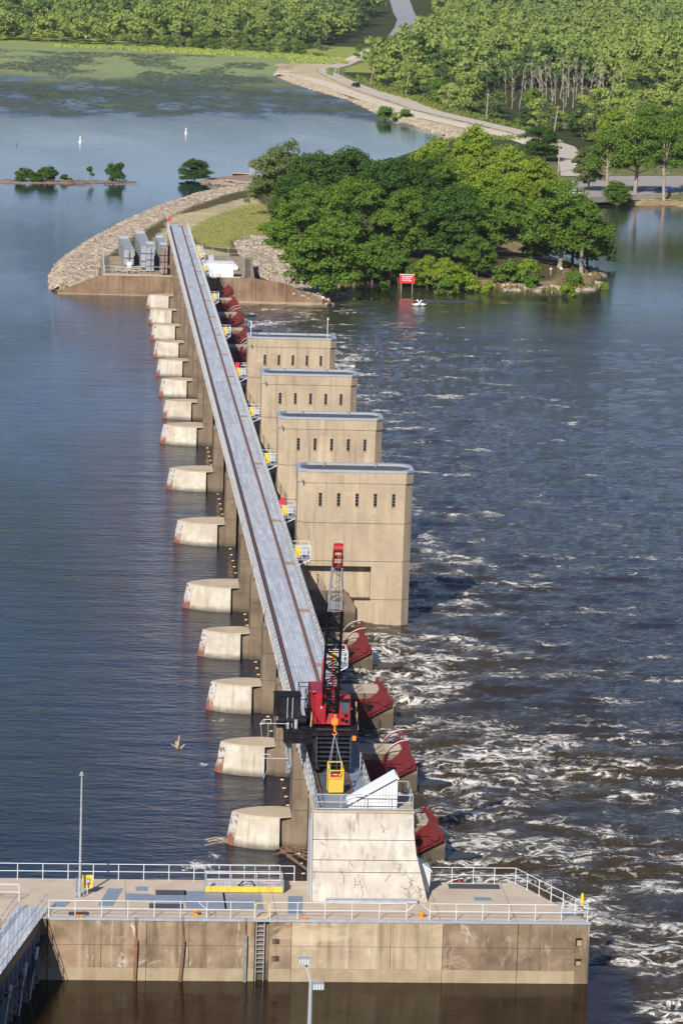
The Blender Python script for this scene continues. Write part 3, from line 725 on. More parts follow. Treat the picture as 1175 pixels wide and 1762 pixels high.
# yellow catwalk (gangway) lying on the wall
o = empty('catwalk', (-.3, -23.2, ZW), 0, 'railed catwalk section with a bright yellow side beam lying on the wall top', 'catwalk'); O = Vector((-.3, -23.2, ZW))
MB(O).box(-2.8, 2.28, -23.95, -23.86, ZW+.05, ZW+.42).build('side_beam', M_yel, o)
MB(O).box(-2.6, 2.2, -21.85, -21.75, ZW+.05, ZW+.35).build('rear_beam', M_plate, o)
MB(O).box(-2.8, 2.28, -23.86, -21.85, ZW+.1, ZW+.14).build('floor', M_deck, o)
m = MB(O)
for y in (-23.9, -21.85):
    for z in (.75, 1.2): m.tube((-2.75, y, ZW+z+.1), (2.2, y, ZW+z+.1), .035, 6)
    for k in range(4): x = -2.75+k*1.65; m.tube((x, y, ZW+.1), (x, y, ZW+1.3), .035, 6)
m.build('rails', M_galv, o)
MB(O).box(2.24, 2.34, -24, -21.8, ZW, ZW+.9).build('end_frame', M_grey, o); MB(O).box(-2.86, -2.8, -23.98, -23.7, ZW, ZW+1.3).build('end_frame', M_grey, o)
MB(O).path([(-.6, -23.0, ZW+.2), (-.2, -22.7, ZW+.5), (.3, -22.9, ZW+.5), (.5, -23.2, ZW+.2), (0, -23.3, ZW+.2), (-.6, -23.0, ZW+.2)], .05).build('hose', M_rubber, o)
# ================================================================== mitre gate leaf at lower left
P0 = Vector((-13.0, -28.2, 0)); P1 = Vector((-17.6, -52, 0)); D = (P1-P0).normalized(); N = Vector((-D.y, D.x, 0))  # N points to the chamber side (+x)
if N.x < 0: N = -N
o = empty('lock_gate', P0, 0, 'dark steel mitre gate leaf with grey walkway at the lower left corner', 'lock gate')
L = (P1-P0).length
def G(s, n, z): return P0+D*s+N*n+Vector((0, 0, z))
def gbox(m, s0, s1, n0, n1, z0, z1):
    if s0 == 0 and z1 < 3.15: s0 = 2.2
    return m.loft([G(s0, n0, z0), G(s1, n0, z0), G(s1, n1, z0), G(s0, n1, z0)], [G(s0, n0, z1), G(s1, n0, z1), G(s1, n1, z1), G(s0, n1, z1)])
m = MB(P0); gbox(m, 0, L, -1.9, -.45, -2, 3.0); m.build('skin_plate', M_gateblue, o)
m = MB(P0); gbox(m, 0, L, -1.95, 0, 3.212, 3.28); m.build('walkway', M_deck, o)
m = MB(P0); gbox(m, 0, L, -.5, 0, 2.55, 3.14); gbox(m, 0, L, -.5, -.05, 1.0, 1.25); gbox(m, 0, L, -.5, -.05, -.6, -.4); m.build('girder', M_gateblue, o)
m = MB(P0); k = 2
while 1.3*k < L:
    gbox(m, 1.3*k, 1.3*k+.09, -.5, .0, -1.5, 2.6); k += 1
m.build('vertical_rib', M_grey, o)
m = MB(P0)
for a, b in (((.6, 2.4), (7.6, .2)), ((7.8, .4), (15, 2.3)), ((15, 2.4), (22, -.2))): m.bar(G(a[0], .05, a[1]), G(b[0], .05, b[1]), .5, .06)
m.build('brace_plate', M_gateblue, o)
for s0, z0, s1, z1 in ((4.0, 1.9, 6.2, -1), (7.4, 1.9, 9.6, -1.2), (8.4, 1.8, 6.6, -1.2), (12, 1.9, 14.2, -1.2)): m = MB(P0); m.tube(G(s0, .14, z0), G(s1, .14, z1), .05, 6); m.tube(G(s0, .14, z0), G(s0+(s1-s0)*.22, .14, z0+(z1-z0)*.22), .13, 8); m.build('tie_rod', M_galv, o)
railing('gate_railing', [G(.3, -.08, 3.2), G(L, -.08, 3.2)], 'galvanised pipe railing on the chamber side of the gate walkway', sp=1.5, mat=M_galv)
railing('gate_railing', [G(.8, -1.85, 3.2), G(L, -1.85, 3.2)], 'galvanised pipe railing on the upstream side of the gate walkway', sp=1.5, mat=M_galv)
railing('lock_railing', [(-30, -26.2, ZW), (-14.9, -26.2, ZW)], 'white pipe railing left of the gate walkway', sp=1.6)
# ================================================================== man basket
o = empty('man_basket', (5.9, -18.9, ZD+.03), R(4), 'yellow man basket with a red toolbox inside, standing on the bridge deck under the hook', 'man basket')
m = MB(); W = .46
for x in (-W, W):
    for y in (-W, W): m.box(x-.035, x+.035, y-.035, y+.035, .05, 1.95 if y > 0 else 1.62)
for z in (.05, 1.0): 
    for y in (-W, W): m.box(-W, W, y-.03, y+.03, z, z+.07)
    for x in (-W, W): m.box(x-.03, x+.03, -W, W, z, z+.07)
m.box(-W, W, W-.03, W+.03, 1.88, 1.95); m.box(-W, W, -W-.03, -W+.03, 1.52, 1.58)
for x in (-W, W): m.bar((x, W, 1.92), (x, -W, 1.58), .06, .06)
m.build('frame', M_yel, o)
m = MB(); m.box(-W+.04, W-.04, -W-.012, -W+.012, .12, .95); m.box(-W-.012, -W+.012, -W+.04, W-.04, .12, .95); m.box(W-.012, W+.012, -W+.04, W-.04, .12, .95); m.box(-W+.04, W-.04, W-.012, W+.012, .12, .95); m.build('mesh_panel', plain('yellow_mesh', (.62, .4, .06), .6, var=.1), o)
MB().box(-.4, .4, -.4, .4, .05, .1).build('floor', M_hatchd, o)
MB().tube((W+.1, -.2, .1), (W+.16, -.2, .1), .1, 10).build('wheel', M_rubber, o)
for nm, bx, mt, lab in (('toolbox', (-.3, .25, -.25, .1, .1, 1.18), M_signred, 'red toolbox standing inside the yellow man basket'),):
    q = MB((5.9, -18.9, ZD)); q.box(5.9+bx[0], 5.9+bx[1], -18.9+bx[2], -18.9+bx[3], ZD+bx[4]+.04, ZD+bx[5]); qq = q.build(nm, mt); tag(qq, lab, 'toolbox')
    MB((5.9, -18.9, ZD)).tube((5.75, -18.98, ZD+1.22), (6.0, -18.98, ZD+1.22), .03).build('handle', M_white, qq)
# ================================================================== crane
o = empty('crane', (5.9, -11, ZD), 0, 'red cabbed lattice boom crane on a black carriage straddling the bridge deck', 'crane'); O = Vector((5.9, -11, ZD))
m = MB(O)
for x in (4.96, 7.06):
    m.box(x-.18, x+.18, -14.2, -6.5, ZD+.3, ZD+.75)
    for y in (-13.7, -12.6, -8.0, -7.0): m.tube((x-.1, y, ZD+.34), (x+.1, y, ZD+.34), .22, 12)
m.build('wheel_bogie', M_black, o)
m = MB(O); m.box(4.75, 7.3, -13.6, -6.8, ZD+.75, 11.45); m.box(4.55, 7.75, -14.0, -6.3, 11.45, 11.62); m.build('carriage', M_black, o)
m = MB(O)
for k in range(9): z = ZD+.55+k*.31; m.box(4.85, 7.25, -14.05-.0+k*.03, -13.95+k*.03, z, z+.07)
for x in (4.95, 6.35, 7.25): m.bar((x, -14.2, ZD+.4), (x, -13.85, 11.5), .08, .08)
m.build('front_ladder_rack', plain('worn_black_steel', (.03, .034, .045), .35, var=.4, sc=4), o)
m = MB(O); m.box(2.75, 4.95, -13.3, -12.3, 10.72, 11.5); m.box(2.8, 4.9, -13.36, -13.3, 11.05, 11.12); m.box(2.7, 5.0, -13.4, -12.2, 11.5, 11.58); m.build('side_outrigger_box', M_black, o)
m = MB(O); m.box(2.12, 3.9, -12.2, -10.8, 12.35, 13.75); m.box(2.08, 3.94, -12.25, -10.75, 13.75, 13.83); q = m.build('fluid_tank', M_black, o)
m = MB(O); m.tube((2.4, -12.1, 12.1), (4.3, -12.1, 12.1), .32, 12); m.tube((2.6, -11.4, 11.95), (4.5, -11.4, 11.95), .3, 12); m.box(2.3, 4.5, -12, -11.0, 11.5, 11.8); m.build('winch_drum', M_black, o)
m = MB(O)
for x in (3.0, 3.35): m.tube((x, -12.3, 13.7), (x-.05, -12.4, 9.8), .035, 5)
m.tube((3.05, -12.5, 12), (3.05, -12.5, 9.6), .09, 8); m.tube((3.6, -12.4, 12.2), (3.6, -12.4, 10.7), .12, 8)
m.build('hydraulic_hose', M_galv, o)
m = MB(O)
for dx in (0, .22): m.bar((2.95+dx, -12.6, 10.7), (3.1+dx, -12.65, 9.0), .13, .13); m.bar((3.1+dx, -12.65, 9.0), (3.0+dx*.7, -12.65, 8.5), .12, .12)
m.ball((3.2, -12.6, 8.9), .2); m.build('grab_claw', M_grey, o)
for zz in (12.0, 9.55):
    m = MB(O); x0, x1 = 1.35, 3.1; y = -12.9
    m.path([(x1, y, zz), (x0+.1, y, zz+.02), (x0-.25, y, zz-.05), (x0, y, zz+.28), (x0+.5, y, zz+.3), (x0+.5, y, zz)], .028); m.tube((x0, y, zz), (x0+.1, y, zz+.3), .025)
    m.path([(x0-.2, y, zz-.05), (x0-.1, y, zz-.9), (x0+.1, y, zz-1.4), (x0+.35, y, zz-.8), (x0+.3, y, zz)], .02); m.build('cable_arm', M_galv, o)
m = MB(O); m.path([(4.6, -13.9, 13.0), (4.6, -6.4, 13.0), (7.7, -6.4, 13.0), (7.7, -13.9, 13.0)], .03, 5)
m.path([(4.6, -13.9, 12.3), (4.6, -6.4, 12.3), (7.7, -6.4, 12.3), (7.7, -13.9, 12.3)], .03, 5)
for x in (4.6, 7.7):
    for k in range(6): y = -13.9+k*1.5; m.tube((x, y, 11.6), (x, y, 13), .03, 5)
m.path([(3.9, -10.6, 12.2), (3.9, -10.6, 14.1), (4.6, -10.6, 14.1), (4.6, -10.6, 12.2)], .03, 5); m.path([(3.9, -9.2, 12.2), (3.9, -9.2, 14.1), (4.6, -9.2, 14.1), (4.6, -9.2, 12.2)], .03, 5); m.tube((3.9, -10.6, 14.1), (3.9, -9.2, 14.1), .03)
m.tube((3.9, -10.6, 13.2), (4.6, -10.6, 13.2), .03, 5)
m.build('guard_rail', M_black, o)
m = MB(O)
for y in (-13.2, ): m.bar((4.55, y, 11.9), (4.62, y, 13.0), .07, .05); m.bar((7.78, y, 11.7), (7.72, y, 13.0), .07, .05); m.bar((7.8, -11.5, 12), (7.75, -11.5, 13.3), .07, .05)
m.build('hazard_post', plain('hazard_cream', (.6, .42, .2), .6), o)
MB(O).tube((5.95, -9.6, 11.6), (5.95, -9.6, 11.85), 1.1, 20).build('turntable', M_black, o)
m = MB(O); m.prism([(-12.2, 11.85), (-7.2, 11.85), (-7.2, 13.7), (-8.2, 13.95), (-11.9, 13.95), (-12.2, 13.7)], 0, 4.72, 5.62); q = m.build('engine_house', M_cred, o)
m = MB(O); m.box(5.58, 5.62+.006, -12.1, -7.3, 11.9, 13.6); m.box(5.0, 5.4, -12.215, -12.2, 12.0, 13.2); m.box(4.8, 4.82, -12.3, -12.2, 11.9, 13.9); m.tube((4.66, -12.2, 12.2), (4.66, -12.2, 14.1), .045); m.tube((4.66, -12.2, 14.1), (4.9, -12.2, 14.15), .06); m.ball((4.55, -12.2, 14.15), .1)
m.build('door_trim', M_cred, q)
MB(O).box(5.28, 5.36, -12.25, -12.2, 12.95, 13.1).build('latch', M_white, q)
m = MB(O); m.box(5.62, 6.5, -11.0, -7.0, 11.85, 12.9); m.prism([(-12.1, 11.85), (-10.9, 11.85), (-10.9, 12.95), (-11.3, 12.9)], 0, 5.62, 6.5); m.build('machine_deck', M_cred, o)
m = MB(O); m.prism([(-12.35, 11.85), (-10.5, 11.85), (-10.5, 13.85), (-12.0, 13.85), (-12.3, 13.5)], 0, 6.55, 7.3); q = m.build('cab', M_cred, o)
m = MB(O); m.bar((6.93, -12.335, 12.75), (6.93, -12.30, 13.5), .5, .02); m.box(6.66, 7.2, -12.36, -12.33, 12.72, 13.42); m.box(7.3, 7.31, -12.0, -10.9, 12.7, 13.5); m.build('windscreen', plain('cab_glass', (.06, .08, .1), .15, var=.2), q)
MB(O).box(6.62, 7.24, -12.36, -12.345, 13.42, 13.7).build('sun_visor', M_black, q); m = MB(O); m.tube((6.8, -12.37, 12.2), (6.8, -12.33, 12.2), .14, 12); m.tube((7.08, -12.37, 12.1), (7.08, -12.33, 12.1), .14, 12); m.tube((7.02, -12.37, 12.5), (7.02, -12.33, 12.5), .13, 12); m.build('cab_grille', M_black, q)
MB(O).box(7.3, 7.45, -12.3, -12.2, 12.9, 13.05).build('mirror', M_cred, q)
m = MB(O); m.box(4.9, 7.1, -7.2, -6.2, 11.9, 13.2); m.build('counterweight', M_black, o)
# gantry
m = MB(O)
for x in (5.65, 6.4):
    m.bar((x, -9.0, 12.9), (x, -7.6, 15.4), .1, .1); m.bar((x, -7.2, 12.9), (x, -7.6, 15.4), .1, .1)
for t in (.25, .5, .75, 1): m.bar((5.65, -9+1.4*t, 12.9+2.5*t), (6.4, -9+1.4*t, 12.9+2.5*t), .08, .08)
m.build('gantry', M_cred, o)
# lattice boom in three lifts
F = Vector((5.98, -11.0, 12.2)); Tt = Vector((5.62, -19.0, 25.4)); Dv = (Tt-F); Lb = Dv.length; Dv.normalize(); Sx = Dv.cross(Vector((0, 0, 1))).normalized(); Sx = Sx if Sx.x > 0 else -Sx; Sy = Dv.cross(Sx).normalized()
def lattice(m, s0, s1, w0, w1, chord, lace, n):
    def c(s, w, i): 
        sx, sy = ((-1, -1), (1, -1), (1, 1), (-1, 1))[i]; return F+Dv*s+Sx*sx*w/2+Sy*sy*w/2
    for i in range(4): m.tube(c(s0, w0, i), c(s1, w1, i), chord, 6)
    for k in range(n):
        a = s0+(s1-s0)*k/n; b = s0+(s1-s0)*(k+1)/n; wa = w0+(w1-w0)*k/n; wb = w0+(w1-w0)*(k+1)/n
        for i in range(4):
            j = (i+1) % 4
            p, q = (c(a, wa, i), c(b, wb, j)) if k % 2 else (c(a, wa, j), c(b, wb, i))
            m.tube(p, q, lace, 5)
            if lace > .02: m.tube(c(a, wa, i), c(a, wa, j), lace*.8, 5)
m = MB(O); lattice(m, 0, 1.2, .5, 1.0, .08, .05, 2); lattice(m, 1.2, Lb*.66, 1.0, .98, .08, .05, 12); m.build('boom_base', M_black, o)
m = MB(O); lattice(m, Lb*.66, Lb*.9, .92, .62, .06, .022, 5); m.bar(F+Dv*Lb*.67-Sy*.45, F+Dv*Lb*.71-Sy*.43, .8, .04); m.build('boom_jib', M_galv, o)
m = MB(O); a = F+Dv*Lb*.9
for s in (-1, 1): m.bar(a+Sx*s*.3, F+Dv*Lb*1.0+Sx*s*.25, .1, .42); m.bar(F+Dv*Lb*1.0+Sx*s*.25, F+Dv*(Lb+.35)+Sx*s*.28, .06, .1)
m.tube(Tt-Sx*.3, Tt+Sx*.3, .3, 12); m.tube(Tt-Sx*.36-Dv*.8, Tt+Sx*.36-Dv*.8, .12, 8); m.bar(a-Sx*.3, a+Sx*.3, .12, .3); m.bar(Tt-Sx*.25+Dv*.1, Tt+Sx*.25+Dv*.1, .1, .5); m.build('boom_head', M_cred, o)
m = MB(O); m.ball(F+Dv*Lb*.665+Sx*.42-Sy*.4, .13); m.build('warning_light', M_cred, o)
m = MB(O); q = Vector((5.75, -19.0, 13.6))
m.tube(Tt+Vector((.1, 0, -.2)), q+Vector((.05, 0, .3)), .014, 4); m.tube(Tt+Vector((-.08, 0, -.2)), q+Vector((-.05, 0, .3)), .014, 4)
G0 = Vector((6.02, -7.6, 15.4))
for s in (-1, 1): m.tube(G0+Vector((s*.3, 0, 0)), Tt+Sx*s*.25+Sy*-.2, .016, 4)
m.build('hoist_cable', M_black, o)
m = MB(O); m.ball((5.75, -19, 13.6), .24, sq=(1.1, .7, 1.25)); m.box(5.55, 5.95, -19.13, -18.87, 13.45, 13.85); m.tube((5.75, -19, 13.3), (5.75, -19, 12.95), .07); m.tube((5.75, -19, 13.8), (5.75, -19, 14.15), .07)
L = [(5.75+.13*math.sin(t), -19, 12.85+.13*math.cos(t)) for t in np.linspace(0, 4.6, 9)]; m.path(L, .045); m.build('hook_block', M_org, o)
m = MB(O); 
for x, y in ((-.42, -.42), (.42, -.42), (-.42, .42), (.42, .42)): m.tube((5.75, -19, 12.75), (5.9+x, -18.9+y, ZD+1.97 if y > 0 else ZD+1.6), .018, 4)
m.build('sling', M_galv, o)
MB(O).box(7.35, 7.6, -14.2, -14.0, 11.2, 11.5).build('beacon', M_org, o)
# ================================================================== ground
# shoreline: (pixel u, v, kind of bank of the edge that STARTS here)  P rock slope, G gentle river bank, M marsh, W wall
SH = [(86, 499, 'P'), (84, 474, 'P'), (100, 450, 'P'), (150, 415, 'P'), (200, 388, 'P'), (262, 360, 'P'), (330, 338, 'P'), (395, 325, 'P'), (438, 321, 'B'), (446, 306, 'B'), (520, 296, 'B'), (600, 285, 'B'), (680, 270, 'B'),
      (745, 246, 'B'), (768, 234, 'P'), (700, 213, 'P'), (650, 197, 'P'), (600, 172, 'P'), (540, 155, 'P'), (500, 142, 'P'), (471, 129, 'P'), (478, 115, 'P'), (520, 103, 'M'), (400, 95, 'M'), (200, 84, 'M'), (0, 74, 'M')]
pts = [(gp(u, v, 0), k) for u, v, k in SH]
pts = [((p.x, p.y), k) for p, k in pts]
pts += [((-400, 1500), 'M'), ((-1500, 1700), 'F'), ((-1500, 5200), 'F'), ((2500, 5200), 'F'), ((2500, 640), 'G'), ((400, 600), 'G')]
SH2 = [(1175, 356, 'G'), (1090, 353, 'G'), (1040, 352, 'G'), (985, 351, 'G'), (920, 357, 'G'), (875, 361, 'G'), (860, 372, 'G'), (866, 388, 'G'), (892, 408, 'G'), (925, 428, 'G'), (965, 445, 'G'), (1005, 457, 'G'), (1042, 468, 'G'), (1040, 484, 'G'), (1022, 499, 'G'), (950, 503, 'G'), (880, 499, 'G'), (810, 499, 'G'),
       (740, 493, 'G'), (700, 489, 'G'), (640, 486, 'G'), (612, 490, 'G'), (595, 510, 'R'), (580, 519, 'R')]
for u, v, k in SH2: p = gp(u, v, ZT); pts.append(((p.x, p.y), k))
pts += [((31.0, YA1+.2), 'W'), ((-10.5, YA1+.2), 'W')]
V2 = np.array([p for p, k in pts]); KD = [k for p, k in pts]; NP = len(pts)
BANK = {'P': (0, .55, 3.3), 'B': (0, .12, 3.0), 'M': (-.15, .012, 1.2), 'G': (-.95, .11, 2.2), 'R': (-.95, .45, 3.3), 'W': (3.1, .2, 3.3), 'F': (3, 1, 3.3)}
def segdist(px, py, a, b):
    dx, dy = b[0]-a[0], b[1]-a[1]; L = dx*dx+dy*dy
    t = np.clip(((px-a[0])*dx+(py-a[1])*dy)/L, 0, 1)
    return np.hypot(px-a[0]-t*dx, py-a[1]-t*dy)
def inside(px, py, V):
    c = np.zeros(px.shape, bool); n = len(V); j = n-1
    for i in range(n):
        xi, yi = V[i]; xj, yj = V[j]
        c ^= ((yi > py) != (yj > py)) & (px < (xj-xi)*(py-yi)/((yj-yi) if yj != yi else 1e-9)+xi); j = i
    return c
_rs = np.random.default_rng(3); _lat = _rs.random((256, 256))
def vnoise(x, y):
    xi = np.floor(x).astype(int); yi = np.floor(y).astype(int); fx = x-xi; fy = y-yi
    fx = fx*fx*(3-2*fx); fy = fy*fy*(3-2*fy); g = lambda a, b: _lat[a & 255, b & 255]
    return (g(xi, yi)*(1-fx)+g(xi+1, yi)*fx)*(1-fy)+(g(xi, yi+1)*(1-fx)+g(xi+1, yi+1)*fx)*fy
def fbm(x, y, o=4):
    s = 0; a = .5
    for k in range(o): s = s+a*vnoise(x*2**k+17.3*k, y*2**k+5.1*k); a *= .5
    return s
SLOUGH = np.array([tuple(gp(u, v, -.9))[:2] for u, v in ((935, 212), (895, 200), (850, 184), (840, 170), (930, 160), (1010, 162), (1060, 182), (1175, 186), (1300, 190), (1300, 208), (1175, 206), (1090, 206), (1040, 214), (985, 222))])
def ground_h(px, py):
    px = np.asarray(px, float); py = np.asarray(py, float)
    ins = inside(px, py, V2); h = np.full(px.shape, 99.); dmin = np.full(px.shape, 1e9)
    kinds = {}
    for i in range(NP):
        d = segdist(px, py, V2[i], V2[(i+1) % NP]); k = KD[i]
        kinds[k] = np.minimum(kinds.get(k, 1e9), d); dmin = np.minimum(dmin, d)
    for k, d in kinds.items():
        z0, sl, top = BANK[k]; h = np.minimum(h, z0+np.minimum(d*sl, max(0, top-z0)))
    # wall edge must not pull its neighbours
    out = np.maximum(-3.2, -1.2-dmin*.4)
    out = np.where(kinds['W'] < 1.0, -3.2, out)
    h = np.where(ins, h, out)
    lotr = ins & (px > 92) & (py > 560) & (py < 760); h = np.where(lotr, np.minimum(h, 1.3+np.clip((py-650)/40, 0, 2.2)), h)
    si = inside(px, py, SLOUGH); sd = np.full(px.shape, 1e9)
    for i in range(len(SLOUGH)): sd = np.minimum(sd, segdist(px, py, SLOUGH[i], SLOUGH[(i+1) % len(SLOUGH)]))
    h = np.where(si, -.79+.5*(vnoise(px*.09, py*.05)-.35), np.minimum(h, -.9+sd*.12))
    # bluffs at the back
    t = np.clip((py-(2080+.35*px))/1500, 0, 1); h = h+np.where(ins, t*t*(3-2*t)*150, 0)
    return h, ins, dmin, kinds
def ax(*segs):
    L = []
    for a, b, s in segs: L += list(np.arange(a, b, s))
    return np.array(L+[segs[-1][1]], float)
gx = ax((-1500, -400, 100), (-400, -80, 20), (-80, -24, 6), (-24, 120, 1.1), (120, 180, 2.5), (180, 320, 8), (320, 700, 25), (700, 2500, 120))
gy = ax((-400, 340, 40), (340, 362.4, 5), (362.4, 362.9, .5), (362.9, 520, 1.2), (520, 760, 2), (760, 1500, 4), (1500, 2600, 14), (2600, 5200, 60))
GX, GY = np.meshgrid(gx, gy); H, INS, DM, KN = ground_h(GX, GY)
H = H+np.where(INS & (H > -.3), (fbm(GX*.15, GY*.15)-.47)*.35*np.clip(DM*.2, 0, 1), 0)
nxx, nyy = len(gx), len(gy)
idx = np.arange(nxx*nyy).reshape(nyy, nxx)
fc = np.stack([idx[:-1, :-1], idx[:-1, 1:], idx[1:, 1:], idx[1:, :-1]], -1).reshape(-1, 4)
# ground cover painted per place (true colours of what grows or lies there)
def poly(*uv, z=3.3): return np.array([tuple(gp(u, v, z))[:2] for u, v in uv])
GRASS = poly((322, 385), (345, 365), (380, 350), (430, 333), (452, 335), (500, 350), (500, 400), (470, 392), (440, 388), (400, 395), (395, 410), (352, 404))
BEDR = poly((402, 397), (440, 388), (470, 392), (500, 415), (560, 470), (600, 510), (575, 525), (520, 490), (470, 462), (425, 440), (412, 418))
PATH = poly((290, 352), (330, 348), (400, 330), (446, 320), (446, 335), (400, 345), (360, 358), (335, 372), (322, 390), (322, 400), (352, 408), (395, 418), (405, 440), (425, 465), (445, 490), (420, 500), (180, 500), (180, 440), (262, 395), (288, 370))
FGR = poly((545, 112), (600, 92), (606, 98), (585, 112), (560, 122), z=3.3)
CAUSE = V2[14:23]
col = np.zeros((nyy, nxx, 3)); 
def paint(mask, c): col[mask] = c
paint(INS, (.05, .06, .022))                                    # forest floor
paint(INS & (KN['M'] < 140) & (GY > 1250), (.28, .32, .09))         # marsh meadow
paint(INS & (GY < 600) & (GX < 140), (.10, .085, .045))
paint(INS & ((KN['G'] < 9)), (.27, .19, .12))
paint(INS & (KN['G'] < 2.0), (.09, .06, .04))
paint(INS & (KN['B'] < 30), (.06, .08, .03))
paint(inside(GX, GY, GRASS), (.29, .285, .11))
paint(inside(GX, GY, BEDR), (.28, .25, .21))
paint(inside(GX, GY, PATH), (.47, .385, .27))
paint(INS & (KN['P'] < 9.5), (.30, .24, .17)); paint(INS & (KN['P'] < 9.5) & (GY > 760), (.42, .345, .26))
cz = INS & (GY > 700) & (KN['P'] < 25) & (KN['P'] >= 7) & (GX < 150); paint(cz, (.52, .43, .31))
paint(INS & (GY > 700) & (KN['P'] >= 24) & (KN['P'] < 30) & (GX < 160), (.15, .17, .06))
paint(inside(GX, GY, FGR), (.18, .2, .07))
LOT = poly((984, 300), (1175, 303), (1300, 303), (1300, 322), (1175, 333), (1090, 337), (985, 342), z=3.2); LOTG = poly((984, 335), (1300, 320), (1300, 345), (985, 347), z=2.6)
paint(INS & (GX > 100) & (GY < 720) & (GY > 560), (.16, .17, .07)); paint(inside(GX, GY, LOTG), (.12, .15, .05))
paint(INS & (GY > 560) & (GX > 95) & (KN['G'] < 8), (.36, .26, .17))
paint(~INS, (.06, .045, .03)); paint(H < -.9, (.05, .04, .03))
def groundmat():
    t = NT('ground_surface'); p = t.pos(); a = t.n('ShaderNodeAttribute', attribute_name='cover')
    n = t.noise(p, 1.1, 6, .7); n2 = t.noise(p, .12, 4, .6)
    c = t.mix(1.0, a.outputs['Color'], (1, 1, 1)); x = t.n('ShaderNodeMix', data_type='RGBA', blend_type='MULTIPLY'); x.inputs[0].default_value = 1
    t.l(a.outputs['Color'], x.inputs[6]); t.l(t.mix(t.rng(n, .3, .7), (.55, .57, .5), (1.3, 1.28, 1.2)), x.inputs[7])
    y = t.n('ShaderNodeMix', data_type='RGBA', blend_type='MULTIPLY'); y.inputs[0].default_value = 1
    t.l(x.outputs[2], y.inputs[6]); t.l(t.mix(t.rng(n2, .35, .65), (.8, .85, .75), (1.15, 1.1, 1.0)), y.inputs[7])
    t.l(y.outputs[2], t.b.inputs['Base Color']); t.set(Roughness=.95); t.b.inputs['Specular IOR Level'].default_value = .1
    t.bump(t.noise(p, 1.5, 6, .75), .8, .25); return t.m
me = npmesh('ground', np.stack([GX, GY, H], -1).reshape(-1, 3), fc, groundmat(), smooth=True)
at = me.color_attributes.new('cover', 'FLOAT_COLOR', 'POINT'); at.data.foreach_set('color', np.concatenate([col.reshape(-1, 3), np.ones((nxx*nyy, 1))], 1).astype(np.float32).ravel())
tag(linkmesh('ground', me), kind='structure')
def gh(x, y):
    return float(ground_h(np.array([x]), np.array([y]))[0][0])
def ghs(L):
    return ground_h(np.array([p[0] for p in L]), np.array([p[1] for p in L]))[0]
def road(name, uvs, wd, mt, z=3.3, dz=.06):
    P = [gp(u, v, z) for u, v in uvs]; Q = []
    for a, b in zip(P[:-1], P[1:]):
        n = max(1, int((b-a).length/12)); Q += [a.lerp(b, i/n) for i in range(n)]
    Q.append(P[-1]); hs = ghs(Q)
    Q = [Vector((q.x, q.y, max(h, 0)+dz+.12)) for q, h in zip(Q, hs)]
    return tag(MB().strip(Q, wd).build(name, mt), kind='structure')
M_gravel = plain('road_gravel', (.58, .49, .37), .95, var=.14, sc=.5); M_asph = plain('old_asphalt', (.46, .40, .315), .9, var=.12, sc=.4); M_asph2 = plain('hill_road_asphalt', (.27, .27, .28), .9, var=.08, sc=.2)
road('gravel_road', [(482, 117), (515, 122), (560, 134), (600, 150), (655, 168), (728, 190), (820, 210), (885, 224), (940, 243)], 7.5, M_gravel)
road('causeway_road', [(604, 92), (588, 101), (566, 108), (562, 116), (590, 129), (639, 149), (700, 168), (728, 178), (820, 199), (891, 215), (968, 240), (985, 262), (990, 290)], 7.5, M_asph, dz=.08)
road('hill_road', [(604, 92), (650, 76), (678, 62)], 8, M_gravel)
road('hill_road', [(684, 66), (700, 42), (703, 28), (690, 12), (668, -4)], 15, M_asph2, dz=.3)
lot = MB(); lp = [gp(u, v, 1.3) for u, v in ((984, 306), (1060, 303), (1175, 303), (1320, 303), (1320, 318), (1175, 331), (1090, 335), (1040, 338), (985, 341))]
lot.prism([(p.x, p.y) for p in lp], 2, 0, 1.42); tag(lot.build('parking_lot', plain('lot_paving', (.30, .27, .235), .9, var=.1, sc=.3)), kind='structure')
# ------------------------------------------------------------------ riprap rocks (stuff)
def rocks(name, n, test, size, mt, lab=None, region=(-24, 60, 360, 640)):
    rg_ = np.random.default_rng(len(name)+n); x = rg_.uniform(region[0], region[1], n); y = rg_.uniform(region[2], region[3], n)
    h, ins, dm, kn = ground_h(x, y); k = test(x, y, h, ins, dm, kn); x, y, h = x[k], y[k], h[k]; n = len(x)
    base = np.array([(-1, -1, -.6), (1, -1, -.6), (1, 1, -.6), (-1, 1, -.6), (-.7, -.7, .7), (.7, -.7, .6), (.65, .7, .75), (-.7, .65, .6)])
    v = base[None]*(1+rg_.uniform(-.3, .3, (n, 8, 3))); s = rg_.uniform(size[0], size[1], (n, 1, 1)); v = v*s*np.array([1, 1, .7])
    a = rg_.uniform(0, 6.28, n); c, s2 = np.cos(a)[:, None], np.sin(a)[:, None]
    X = v[..., 0]*c-v[..., 1]*s2; Y = v[..., 0]*s2+v[..., 1]*c; til = rg_.uniform(-.5, .5, (n, 1)); Z = v[..., 2]+X*til
    V = np.stack([X+x[:, None], Y+y[:, None], Z+h[:, None]+.05], -1).reshape(-1, 3)
    f = np.array([(4, 5, 6, 7), (0, 1, 5, 4), (1, 2, 6, 5), (2, 3, 7, 6), (3, 0, 4, 7)]); Fc = (f[None]+8*np.arange(n)[:, None, None]).reshape(-1, 4)
    o = linkmesh(name, npmesh(name, V, Fc, mt)); return tag(o, lab, None, None, 'stuff')
